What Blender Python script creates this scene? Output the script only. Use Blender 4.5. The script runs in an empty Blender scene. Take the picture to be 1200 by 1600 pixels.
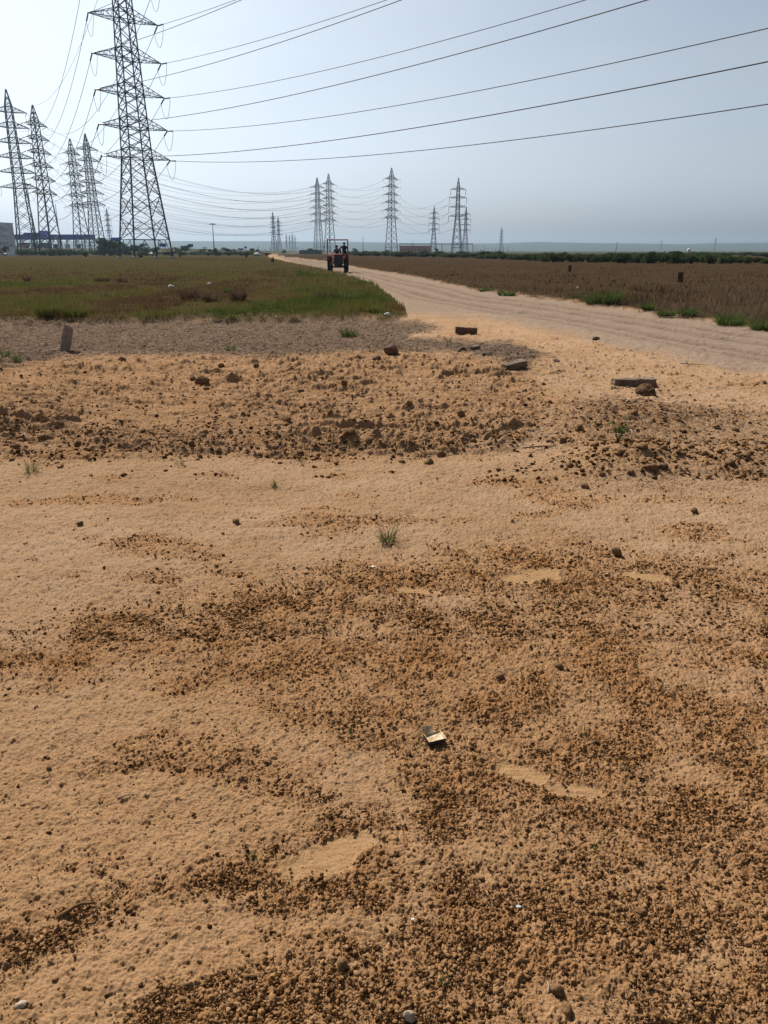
import bpy, bmesh, math, random
import numpy as np
from mathutils import Vector, Matrix, noise as mnoise
rnd = random.Random(7)
rng = np.random.default_rng(11)
sc = bpy.context.scene
COL = sc.collection
R = math.radians

# ------------------------------------------------------------------ camera
PITCH = R(18.73); F = 1200.0; CAMH = 1.55
CP, SP = math.cos(PITCH), math.sin(PITCH)
cam = bpy.data.cameras.new('camera'); co = bpy.data.objects.new('camera', cam); COL.objects.link(co)
co.location = (0, 0, CAMH); co.rotation_euler = (math.pi/2 - PITCH, 0, 0)
cam.sensor_fit = 'VERTICAL'; cam.sensor_height = 24; cam.sensor_width = 18; cam.lens = 24*F/1600
cam.clip_start = 0.05; cam.clip_end = 12000
sc.camera = co

def ground_at(px, py, z=0.0):
    """plan position of a spot measured in the survey photograph (flat ground of height z)"""
    px = np.asarray(px, float); py = np.asarray(py, float)
    v = (800-py)/F; dy = CP + v*SP; dz = -SP + v*CP
    t = (z-CAMH)/np.minimum(dz, -1e-5)
    return (px-600)/F*t, dy*t
def survey(x, y, z=0.0):
    zc = np.maximum(y*CP - (z-CAMH)*SP, 0.02)
    v = (y*SP + (z-CAMH)*CP)/zc
    return 600 + F*x/zc, 800 - F*v
def at(px, D):
    return (px-600)/1264.0*D
def hz(py, D):
    """height of something seen at row py at distance D"""
    v = (800-py)/F
    return CAMH + D*(-SP+v*CP)/(CP+v*SP)

# ------------------------------------------------------------------ noise
def h2i(ix, iy, s):
    n = ix*np.uint32(374761393) + iy*np.uint32(668265263) + np.uint32((s*974711) & 0xffffffff)
    n = (n ^ (n >> np.uint32(13)))*np.uint32(1274126177)
    n = (n ^ (n >> np.uint32(16)))*np.uint32(2246822519)
    return n ^ (n >> np.uint32(15))
def u32(v): return v.astype(np.int64).astype(np.uint32)
def h2(ix, iy, s):
    return (h2i(u32(ix), u32(iy), s) & np.uint32(0xffffff))/float(0x1000000)
_ga = np.arange(256)*(2*np.pi/256); GC = np.cos(_ga).astype(np.float32); GS = np.sin(_ga).astype(np.float32)
def vnoise(x, y, s=0):
    x = np.asarray(x, float); y = np.asarray(y, float)
    ix = np.floor(x); iy = np.floor(y); fx = (x-ix).astype(np.float32); fy = (y-iy).astype(np.float32); ix = u32(ix); iy = u32(iy)
    one = np.uint32(1)
    def g(dx, dy):
        k = h2i(ix+one if dx else ix, iy+one if dy else iy, s) >> np.uint32(24)
        return GC[k]*(fx-dx) + GS[k]*(fy-dy)
    ux = fx*fx*fx*(fx*(fx*6-15)+10); uy = fy*fy*fy*(fy*(fy*6-15)+10)
    a = g(0,0); b = g(1,0); c = g(0,1); d = g(1,1)
    return ((a+(b-a)*ux)*(1-uy) + (c+(d-c)*ux)*uy).astype(float)*1.5
def fbm(x, y, scale, octv=3, s=0, gain=.5):
    o = 0; a = 1; f = 1/scale; t = 0
    for k in range(octv):
        o = o + a*vnoise(x*f+k*17.3, y*f-k*9.1, s+k); t += a; a *= gain; f *= 2.03
    return o/t
def bumps(x, y, cell, prob, rmin, rmax, k, s, power=2.0):
    """lumps of soil: half-buried rounded clods scattered on a jittered grid"""
    wx = x + cell*.35*vnoise(x/cell*1.7, y/cell*1.7, s+91); wy = y + cell*.35*vnoise(x/cell*1.7+7, y/cell*1.7, s+92)
    ix = np.floor(wx/cell); iy = np.floor(wy/cell); out = np.zeros_like(x)
    for dx in (-1, 0, 1):
        for dy in (-1, 0, 1):
            cx = ix+dx; cy = iy+dy
            px = (cx+h2(cx, cy, s))*cell; py = (cy+h2(cx, cy, s+1))*cell
            r = (rmin+(rmax-rmin)*h2(cx, cy, s+2)**power)*cell
            e = h2(cx, cy, s+3) < prob
            d2 = (wx-px)**2 + (wy-py)**2
            q = np.where(e, np.sqrt(np.maximum(0, r*r-d2))*k*(.6+.8*h2(cx, cy, s+4)), 0)
            out = np.maximum(out, q)
    return out
def sstep(a, b, x):
    t = np.clip((x-a)/(b-a), 0, 1); return t*t*(3-2*t)
def polydist(px, py, poly):
    """signed distance (positive inside), in survey units"""
    P = np.array(poly, float); n = len(P)
    d = np.full(px.shape, 1e18); inside = np.zeros(px.shape, bool)
    for i in range(n):
        a = P[i]; b = P[(i+1) % n]; e = b-a
        wx = px-a[0]; wy = py-a[1]
        t = np.clip((wx*e[0]+wy*e[1])/(e@e), 0, 1)
        d = np.minimum(d, (wx-e[0]*t)**2+(wy-e[1]*t)**2)
        c = ((a[1] <= py) != (b[1] <= py))
        with np.errstate(divide='ignore', invalid='ignore'):
            xi = a[0] + (py-a[1])*e[0]/(e[1] if e[1] != 0 else 1e-9)
        inside ^= c & (px < xi)
    return np.where(inside, 1, -1)*np.sqrt(d)
def ell(px, py, cx, cy, rx, ry, rot=0.0):
    c, s_ = math.cos(rot), math.sin(rot)
    dx = px-cx; dy = py-cy
    return ((dx*c+dy*s_)/rx)**2 + ((-dx*s_+dy*c)/ry)**2

# ------------------------------------------------------------------ plan of the plot
CLOD_MAIN = [(-200,1040),(0,1010),(150,945),(330,925),(480,893),(600,860),(900,846),(1060,880),(1400,900),(1400,1800),(430,1800),(500,1560),(560,1500),(660,1420),(650,1300),(600,1180),(430,1130),(350,1085),(200,1055),(0,1062),(-200,1100)]
CLOD_STRIP = [(-150,1480),(60,1440),(180,1370),(330,1335),(460,1280),(600,1255),(700,1400),(560,1430),(300,1385),(100,1490),(-150,1560)]
CLOD_LOW = [(150,1650),(250,1540),(420,1500),(560,1500),(600,1700),(330,1700)]
SMOOTH = [(835,901,52,10,-.12),(1010,902,40,6,.1),(652,921,36,6,.1),(815,1207,52,14,.2),(900,1235,48,15,.15),(520,1332,95,26,-.28)]
THIN = [(540,982,48,18),(1080,965,150,32),(1105,1052,70,22),(1140,1085,45,14),(930,1105,60,22),(1000,1360,150,50),(920,1570,110,50),(730,1330,90,35),(1080,1200,50,30),(700,940,130,16),(640,1480,50,40),(1130,1500,90,40)]
FIELD_L = [(-900,360),(416,360),(419,401),(428,405),(478,416),(532,428),(585,448),(612,470),(636,492),(600,501),(470,501),(300,503),(120,505),(-900,509)]
ROAD = [(422,397),(436,397),(512,406),(564,415),(644,427),(744,449),(862,464),(1002,482),(1202,511),(1600,566),(1600,640),(1200,585),(1000,548),(860,515),(760,497),(660,492),(630,490),(602,468),(573,450),(522,430),(470,417)]
FIELD_R = [(455,402),(515,408.5),(562,419),(642,431),(742,453),(862,468),(1002,487),(1202,516),(1800,600),(1800,360),(436,360),(434,400)]
STRAW = [(-900,500),(300,497),(470,495),(620,497),(690,512),(640,528),(800,535),(850,560),(820,580),(700,552),(560,552),(420,560),(250,556),(100,560),(0,580),(-900,620)]
ROUGH = [(-300,585),(100,558),(400,552),(620,540),(720,560),(830,590),(860,640),(800,700),(620,715),(300,714),(-300,725)]
BANKX = [-300,0,40,90,130,200,300,450,620,780,830]; BANKY = [678,672,670,674,684,690,694,699,696,694,690]
BERMX = [640,760,860,930,1000,1100,1200,1400]; BERMY = [486,492,506,521,536,556,573,610]

def plan(x, y):
    """every mask of the plot at the points x, y"""
    px, py = survey(x, y)
    ahead = y > 0.3
    px = np.where(ahead, px, 600+x*300); py = np.where(ahead, py, 1800)
    nz = fbm(x, y, .5, 3, 40); nzf = fbm(x, y, .12, 3, 41)
    wob = 38*nz + 22*nzf
    near = sstep(700, 900, py)
    m = {}
    wy = wob*np.clip((py-560)/500, .05, 1.2)
    d = np.maximum.reduce([polydist(px, py+wy, CLOD_MAIN), polydist(px, py+wy, CLOD_STRIP), polydist(px, py+wy, CLOD_LOW)])
    c = sstep(-28, 40, d)
    for (cx, cy, rx, ry) in THIN:
        c = c*(1-.75*np.exp(-ell(px+wob*.8, py+wy*.5, cx, cy, rx, ry)))
    sm = np.zeros_like(c)
    for (cx, cy, rx, ry, ro) in SMOOTH:
        e = ell(px+wob*.35, py+wy*.22, cx, cy, rx, ry, ro)
        sm = np.maximum(sm, 1-sstep(.35, 1.35, e+.7*nzf+.5*fbm(x, y, .035, 2, 43)))
    m['smooth'] = sm
    patch = sstep(.08, .36, fbm(x*.7, y*1.3, .5, 4, 55))*sstep(500, 700, py)*.6
    m['clod'] = np.clip(np.maximum(c*(.46+.78*sstep(-.26, .38, fbm(x, y, .26, 4, 56, .6))), patch), 0, 1)*(1-sm)
    fw = 4*vnoise(x/.8, y/.8, 61) + 3*vnoise(x/.25, y/.25, 62)
    scale = np.clip((py-394)/110, .06, 1.3)
    fl = polydist(px, py, FIELD_L)/scale + fw*1.2; m['field_l'] = sstep(-3, 3, fl)
    rd = polydist(px, py, ROAD)/np.clip((py-392)/60, .05, 1.5) + fw; m['road'] = sstep(-5, 6, rd)*sstep(-8, 0, 575-py)
    m['road'] = np.where(px > 640, m['road'], sstep(-2, 2, rd))
    fr = polydist(px, py, FIELD_R)/scale + fw*1.2; m['field_r'] = sstep(-3, 3, fr)
    m['road'] = m['road']*(1-m['field_l'])*(1-m['field_r'])
    bare = (1-m['field_l'])*(1-m['field_r'])
    edge_y = np.interp(px, [430, 510, 560, 640, 740, 860, 1000, 1200, 1600], [400, 408, 419.5, 431.5, 454, 469, 488, 517, 580])
    berm_y = np.interp(px, [430, 480, 535, 585, 640, 760, 860, 930, 1000, 1100, 1200, 1400], [402, 415, 428, 447, 470, 494, 507, 521, 536, 556, 574, 612])
    rut = np.zeros_like(px)
    for f_, wd in ((.18, .05), (.36, .07), (.62, .07), (.80, .05)):
        f2 = f_+.05*vnoise(x/6, y/6, 63)
        rut = np.maximum(rut, np.exp(-(((py-edge_y)/np.maximum(berm_y-edge_y, 1)-f2)/wd)**2))
    m['rut'] = rut*sstep(430, 470, px)*bare*(.55+.45*sstep(-.3, .3, vnoise(x/.9, y/.9, 64)))
    m['straw_c'] = sstep(-7, 9, polydist(px, py, STRAW) + 9*nz + 7*nzf)*(1-m['road']*.7)
    m['straw'] = m['straw_c']*bare
    m['rough'] = sstep(-14, 16, polydist(px, py, ROUGH) + 14*nz)*bare
    mo = .9*np.exp(-ell(px, py, 955, 668, 120, 30)) + .8*np.exp(-ell(px, py, 985, 730, 130, 28)) + .5*np.exp(-ell(px, py, 1160, 725, 80, 24)) + .4*np.exp(-ell(px, py, 1120, 665, 110, 22)) + .35*np.exp(-ell(px, py, 800, 565, 90, 22))
    m['mound'] = np.clip(mo, 0, 1)*bare
    m['px'] = px; m['py'] = py; m['bare'] = bare; m['nz'] = nz; m['nzf'] = nzf; m['fl'] = fl
    return m

def height(x, y, m=None, fine=True):
    if m is None: m = plan(x, y)
    px, py = m['px'], m['py']; bare = m['bare']
    fall = np.clip(30/np.maximum(np.abs(y)+np.abs(x)*.5, 1), 0, 1)
    h = (.022*fbm(x, y, 1.7, 3, 1) + .008*fbm(x, y, .35, 3, 4))*(.4+.6*fall)
    # bank of dug soil, its broken face towards the lens
    by = np.interp(px, BANKX, BANKY) + 7*m['nz'] + 4*m['nzf']
    bw = np.interp(px, [-300, 0, 60, 150, 300, 760, 840], [.12, .13, .14, .09, .06, .06, 0])
    up = sstep(14, -8, py-by)
    h = h + bw*up*np.exp(-np.maximum(by-py, 0)/70)*(.25+.75*sstep(-.35, .35, fbm(x, y, .9, 2, 19)))*sstep(.0, .5, 1+m['nz'])*.8 - .035*np.exp(-((py-by-12)/10)**2)*(bw/.1)
    bandr = m['rough']*(.3 + .65*np.exp(-((py-by+2)/15)**2)*(.5+.8*sstep(-.3, .3, fbm(x, y, .7, 2, 17))) + .45*np.exp(-((py-575)/22)**2) + .55*np.exp(-ell(px, py, 520, 640, 170, 45)))
    lump = np.clip(bandr + .9*m['mound'], 0, 1)
    h = h + .20*m['mound']
    k = np.nonzero((lump+m['rough']+m['straw']) > .02)[0]
    if len(k):
        X, Y, st = x[k], y[k], m['straw'][k]; un = .5+.5*sstep(-.25, .2, fbm(x[k], y[k], 1.5, 3, 47)); l = lump[k]*np.maximum(un, m['mound'][k]); ro = m['rough'][k]*un
        i1 = fbm(X, Y*1.25, .26, 4, 100, .5); i2 = fbm(X, Y*1.2, .11, 3, 110, .5); i3 = fbm(X, Y, .045, 3, 115, .6)
        hh = l*(.05*fbm(X, Y, .55, 4, 8, .55)) + (.45*ro+.6*l)*.055*sstep(.55, 1.0, 1-2.4*np.abs(fbm(X*.45+.2*Y, Y*1.5, .9, 3, 18)))
        hh = hh + l*.045*sstep(.28-.3*l, .55, i1) + .018*ro*sstep(.05, .45, i1)
        hh = hh + (.4*ro+.85*l)*.034*sstep(.28-.3*l, .55, i2) + (.5*ro+.5*l+.25*st)*.013*sstep(.0, .4, i3)
        hh = hh + l*bumps(X, Y, .30, .30*l, .10, .30, .7, 100)*(1+.8*i3)
        h[k] += hh
    # edge of the grass: a low broken lip
    h = h + m['field_l']*(.09 + .04*fbm(x, y, .6, 3, 15)) + .05*np.exp(-((m['fl']-3)/5)**2)*(1+m['nz'])*sstep(640, 560, px)
    h = h + m['field_r']*(.06 + .03*fbm(x, y, 1.0, 3, 16))
    # wheel ruts and the ridge they throw up
    ry = np.interp(px, BERMX, BERMY)
    vis = sstep(680, 800, px)
    h = h + bare*vis*(.045*np.exp(-((py-ry)/4.5)**2) - .03*np.exp(-((py-ry-9)/6)**2))
    h = h - .065*m['rut']*(1+.5*m['nzf'])
    h = h + m['road']*(.02*fbm(x, y, .6, 3, 21)) + m['straw']*.03*fbm(x, y, .12, 4, 22, .65)
    scuff = sstep(740, 580, py)*bare*sstep(410, 450, py)
    k = np.nonzero(scuff > .02)[0]
    if len(k):
        X, Y = x[k], y[k]; f1 = fbm(X, Y, .30, 4, 45, .55); f2 = fbm(X, Y, .11, 3, 46, .55)
        h[k] += scuff[k]*(1-.6*m['road'][k])*(.030*sstep(.20, .46, f1) + .014*sstep(.16, .40, f2) - .012*sstep(.2, .45, -f1))
    if fine:
        nearw = sstep(420, 600, py)*bare
        k = np.nonzero(nearw > .02)[0]
        if len(k):
            X, Y, nw, cl, sm, rd = x[k], y[k], nearw[k], (m['clod']*nearw)[k], m['smooth'][k], m['road'][k]
            n1 = fbm(X, Y, .055, 4, 25, .6); n2 = fbm(X, Y, .024, 3, 26, .6); n3 = vnoise(X/.011, Y/.009, 27); n4 = fbm(X, Y, .033, 4, 31, .62)
            nb = fbm(X*.8+Y*.35, Y, .16, 3, 28, .55)
            hh = nw*(.012*nb + .0095*n1 + .0058*n2 + .0022*n3 - .006*sstep(.22, .42, n4))*(1-.75*sm)*(1-.4*rd)
            hh = hh - .006*sm + .002*sm*vnoise(X/.05, Y/.014, 30)
            q = np.nonzero(cl > .03)[0]; Xq, Yq, cq = X[q], Y[q], cl[q]
            m1 = fbm(Xq, Yq, .036, 4, 35, .62); m2 = fbm(Xq, Yq, .017, 3, 36, .6); m4 = fbm(Xq, Yq, .021, 3, 37, .6)
            hh[q] += cq*(.0055*sstep(.16-.2*cq, .36, m1) + .0055*sstep(.12-.16*cq, .26, m2) - .007*sstep(.08, .26, m4) + .004*sstep(.1, .5, n1[q]))
            hh = hh + bumps(X, Y, .06, (cl*.04+.012*nw), .07, .2, .8, 220)*(1+1.2*n2)
            h[k] += hh
    return h

# ------------------------------------------------------------------ materials
def newmat(name, rough=.9, spec=.2):
    m = bpy.data.materials.new(name); m.use_nodes = True
    nt = m.node_tree; b = nt.nodes['Principled BSDF']
    b.inputs['Roughness'].default_value = rough; b.inputs['Specular IOR Level'].default_value = spec
    return m, nt, b
def N(nt, t, **kw):
    n = nt.nodes.new(t)
    for k, v in kw.items(): setattr(n, k, v)
    return n
def noisetex(nt, scale, detail=4, rough=.6, coord='Object'):
    tc = N(nt, 'ShaderNodeTexCoord'); n = N(nt, 'ShaderNodeTexNoise')
    n.inputs['Scale'].default_value = scale; n.inputs['Detail'].default_value = detail; n.inputs['Roughness'].default_value = rough
    nt.links.new(tc.outputs[coord], n.inputs['Vector']); return n
def ramp(nt, sock, a, b, ca, cb):
    r = N(nt, 'ShaderNodeValToRGB'); r.color_ramp.elements[0].position = a; r.color_ramp.elements[1].position = b
    r.color_ramp.elements[0].color = (*ca, 1); r.color_ramp.elements[1].color = (*cb, 1)
    nt.links.new(sock, r.inputs['Fac']); return r
def mixc(nt, fac, a, b, mode='MIX'):
    n = N(nt, 'ShaderNodeMix', data_type='RGBA', blend_type=mode)
    if isinstance(fac, (int, float)): n.inputs[0].default_value = fac
    else: nt.links.new(fac, n.inputs[0])
    for i, v in ((6, a), (7, b)):
        if isinstance(v, tuple): n.inputs[i].default_value = (*v, 1)
        else: nt.links.new(v, n.inputs[i])
    return n.outputs[2]
def mathn(nt, op, a, b=None):
    n = N(nt, 'ShaderNodeMath', operation=op)
    for i, v in ((0, a), (1, b)):
        if v is None: continue
        if isinstance(v, (int, float)): n.inputs[i].default_value = v
        else: nt.links.new(v, n.inputs[i])
    return n.outputs[0]
def bump(nt, b, sock, dist, strength=1.0):
    n = N(nt, 'ShaderNodeBump'); n.inputs['Distance'].default_value = dist; n.inputs['Strength'].default_value = strength
    nt.links.new(sock, n.inputs['Height']); nt.links.new(n.outputs['Normal'], b.inputs['Normal'])
def simple(name, ca, cb=None, scale=6, rough=.85, spec=.2, metal=0, bmp=0):
    m, nt, b = newmat(name, rough, spec); b.inputs['Metallic'].default_value = metal
    cb = cb or tuple(c*.7 for c in ca)
    ca = tuple(c*.82 for c in ca); cb = tuple(c*.82 for c in cb)
    n = noisetex(nt, scale); r = ramp(nt, n.outputs['Fac'], .35, .65, cb, ca)
    nt.links.new(r.outputs['Color'], b.inputs['Base Color'])
    if bmp: bump(nt, b, n.outputs['Fac'], bmp)
    return m

def ground_material():
    m, nt, b = newmat('bare_soil', .95, .0)
    L = nt.links
    a1 = N(nt, 'ShaderNodeAttribute', attribute_name='cover_a'); a2 = N(nt, 'ShaderNodeAttribute', attribute_name='cover_b')
    s1 = N(nt, 'ShaderNodeSeparateColor'); s2 = N(nt, 'ShaderNodeSeparateColor')
    L.new(a1.outputs['Color'], s1.inputs[0]); L.new(a2.outputs['Color'], s2.inputs[0])
    big = noisetex(nt, .9, 5, .6); mid = noisetex(nt, 9, 5, .65); fin = noisetex(nt, 170, 3, .7); grain = noisetex(nt, 900, 2, .6)
    sand = ramp(nt, big.outputs['Fac'], .36, .64, SAND_A, SAND_B).outputs['Color']
    sand = mixc(nt, mathn(nt, 'MULTIPLY', ramp(nt, mid.outputs['Fac'], .45, .7, (0,0,0), (1,1,1)).outputs['Color'], .45), sand, SAND_C)
    tcy = N(nt, 'ShaderNodeTexCoord'); sxyz = N(nt, 'ShaderNodeSeparateXYZ'); L.new(tcy.outputs['Object'], sxyz.inputs[0])
    yr = N(nt, 'ShaderNodeMapRange'); L.new(mathn(nt, 'ADD', sxyz.outputs[1], mathn(nt, 'MULTIPLY', big.outputs['Fac'], 3.0)), yr.inputs[0])
    yr.inputs[1].default_value = 2.6; yr.inputs[2].default_value = 5.6; yr.inputs[3].default_value = .8; yr.inputs[4].default_value = 0.0
    sand = mixc(nt, yr.outputs[0], sand, ramp(nt, mid.outputs['Fac'], .35, .65, (.30,.172,.083), (.37,.228,.122)).outputs['Color'])
    dirt = ramp(nt, mid.outputs['Fac'], .35, .65, CLOD_A, CLOD_B).outputs['Color']
    c = mixc(nt, s1.outputs[0], sand, dirt)
    sm = ramp(nt, mid.outputs['Fac'], .3, .7, SMOOTH_A, SMOOTH_B).outputs['Color']
    c = mixc(nt, mathn(nt, 'MULTIPLY', s2.outputs[2], .85), c, sm)
    c = mixc(nt, mathn(nt, 'MULTIPLY', a1.outputs['Alpha'], .75), c, ramp(nt, fin.outputs['Fac'], .4, .6, ROUGH_A, ROUGH_B).outputs['Color'])
    strn = noisetex(nt, 26, 6, .75)
    st = ramp(nt, strn.outputs['Fac'], .36, .66, (.03,.02,.014), (.225,.165,.122)).outputs['Color']
    c = mixc(nt, s1.outputs[1], c, st)
    rd = ramp(nt, mid.outputs['Fac'], .35, .65, (.16,.126,.102), (.235,.188,.152)).outputs['Color']
    c = mixc(nt, mathn(nt, 'MULTIPLY', s1.outputs[2], .85), c, rd)
    c = mixc(nt, mathn(nt, 'MULTIPLY', a2.outputs['Alpha'], .7), c, (.115,.085,.066))
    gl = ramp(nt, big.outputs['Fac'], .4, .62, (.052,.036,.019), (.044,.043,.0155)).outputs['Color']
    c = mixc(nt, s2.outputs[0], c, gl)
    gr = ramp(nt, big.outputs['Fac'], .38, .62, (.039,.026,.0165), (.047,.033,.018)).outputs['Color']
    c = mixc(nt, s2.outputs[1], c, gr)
    sp = ramp(nt, fin.outputs['Fac'], .3, .7, (.78,.76,.74), (1.18,1.18,1.18)).outputs['Color']
    c = mixc(nt, .8, c, sp, 'MULTIPLY')
    sp2 = ramp(nt, grain.outputs['Fac'], .35, .65, (.84,.82,.8), (1.14,1.14,1.14)).outputs['Color']
    c = mixc(nt, .8, c, sp2, 'MULTIPLY')
    c = mixc(nt, 1.0, c, (.93, .915, .90), 'MULTIPLY')
    L.new(c, b.inputs['Base Color'])
    add = mathn(nt, 'ADD', fin.outputs['Fac'], mathn(nt, 'MULTIPLY', grain.outputs['Fac'], .5))
    bump(nt, b, add, .006, .9)
    return m
SAND_A = (.275,.178,.104); SAND_B = (.335,.228,.147); SAND_C = (.255,.152,.079)
CLOD_A = (.25,.130,.056); CLOD_B = (.345,.198,.10)
SMOOTH_A = (.32,.195,.095); SMOOTH_B = (.37,.235,.125)
ROUGH_A = (.21,.12,.062); ROUGH_B = (.32,.195,.108)
M_ground = ground_material()

def attr_mat(name, colors, rough=.9, spec=.0, trans=0.0):
    """colour runs along a per-blade value"""
    m, nt, b = newmat(name, rough, spec)
    a = N(nt, 'ShaderNodeAttribute', attribute_name='tint')
    r = N(nt, 'ShaderNodeValToRGB'); els = r.color_ramp.elements
    for i in range(1, len(colors)-1): els.new(i/(len(colors)-1))
    for e, c in zip(els, colors): e.color = (c[0]*.8, c[1]*.8, c[2]*.8, 1)
    nt.links.new(a.outputs['Fac'], r.inputs['Fac']); nt.links.new(r.outputs['Color'], b.inputs['Base Color'])
    if trans:
        t = N(nt, 'ShaderNodeBsdfTranslucent'); nt.links.new(r.outputs['Color'], t.inputs['Color'])
        mx = N(nt, 'ShaderNodeMixShader'); mx.inputs[0].default_value = trans
        nt.links.new(b.outputs[0], mx.inputs[1]); nt.links.new(t.outputs[0], mx.inputs[2])
        nt.links.new(mx.outputs[0], nt.nodes['Material Output'].inputs['Surface'])
    return m
M_grass = attr_mat('field_grass', [(.15,.09,.048),(.215,.15,.066),(.205,.175,.054),(.155,.165,.042),(.10,.135,.03)], trans=.2)
M_dry = attr_mat('dry_stalks', [(.05,.031,.02),(.085,.053,.034),(.125,.08,.052),(.27,.20,.145),(.10,.095,.032)], trans=.2)
M_green = attr_mat('green_weeds', [(.04,.062,.016),(.055,.092,.022),(.08,.118,.032),(.15,.13,.06)], trans=.35)
M_straw = attr_mat('straw', [(.035,.024,.017),(.08,.055,.04),(.16,.115,.085),(.36,.28,.21)], trans=.1)
M_leaf = attr_mat('foliage', [(.02,.03,.012),(.035,.055,.017),(.05,.08,.024),(.075,.10,.035)], trans=.2)
M_scrub = attr_mat('scrub_foliage', [(.032,.045,.017),(.052,.075,.025),(.075,.10,.034),(.10,.115,.05)], trans=.25)
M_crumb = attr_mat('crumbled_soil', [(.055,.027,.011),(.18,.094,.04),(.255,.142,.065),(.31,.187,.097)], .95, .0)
M_steel = simple('galvanised_steel', (.04,.04,.05), (.022,.022,.028), 1.5, .65, .25, .2)
M_wire = simple('conductor', (.035,.033,.035), (.025,.024,.026), 2, .7, .2, .2)
M_insul = simple('insulator_glaze', (.05,.045,.05), (.03,.028,.03), 3, .35, .5)
M_conc = simple('concrete', (.42,.39,.36), (.33,.30,.27), 3, .9, .1, 0, .01)
M_bark = simple('bark', (.09,.065,.045), (.05,.038,.028), 8, .95, .05)

# ------------------------------------------------------------------ object helpers
def tag(o, label=None, cat=None, group=None, kind=None):
    if label: o['label'] = label
    if cat: o['category'] = cat
    if group: o['group'] = group
    if kind: o['kind'] = kind
    return o
def link(name, me, mat=None, parent=None):
    o = bpy.data.objects.new(name, me); COL.objects.link(o)
    if mat is not None:
        for mm in (mat if isinstance(mat, (list, tuple)) else [mat]): me.materials.append(mm)
    if parent: o.parent = parent
    return o
def empty(name, loc=(0,0,0), rz=0, label=None, cat=None, group=None):
    o = bpy.data.objects.new(name, None); COL.objects.link(o); o.location = loc; o.rotation_euler = (0,0,rz)
    o.empty_display_size = .2
    return tag(o, label, cat, group)
def npmesh(name, V, Q=None, T=None, smooth=False):
    """mesh from arrays: V (n,3), quads (m,4), triangles (k,3)"""
    me = bpy.data.meshes.new(name); V = np.asarray(V, np.float32)
    loops = []; starts = []; n = 0
    if Q is not None and len(Q):
        Q = np.asarray(Q, np.int32); loops.append(Q.ravel()); starts.append(np.arange(len(Q))*4); n = Q.size
    if T is not None and len(T):
        T = np.asarray(T, np.int32); loops.append(T.ravel()); starts.append(n+np.arange(len(T))*3)
    loops = np.concatenate(loops).astype(np.int32); starts = np.concatenate(starts).astype(np.int32)
    me.vertices.add(len(V)); me.vertices.foreach_set('co', V.ravel())
    me.loops.add(len(loops)); me.loops.foreach_set('vertex_index', loops)
    me.polygons.add(len(starts)); me.polygons.foreach_set('loop_start', starts)
    me.update(calc_edges=True); me.validate()
    if smooth: me.polygons.foreach_set('use_smooth', np.ones(len(starts), bool))
    return me
def tint(me, vals):
    a = me.attributes.new('tint', 'FLOAT', 'POINT'); a.data.foreach_set('value', np.asarray(vals, np.float32))
def copy_tree(o, parent=None):
    c = o.copy(); COL.objects.link(c)
    if parent: c.parent = parent
    for ch in [k for k in o.children]: copy_tree(ch, c)
    return c
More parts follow.
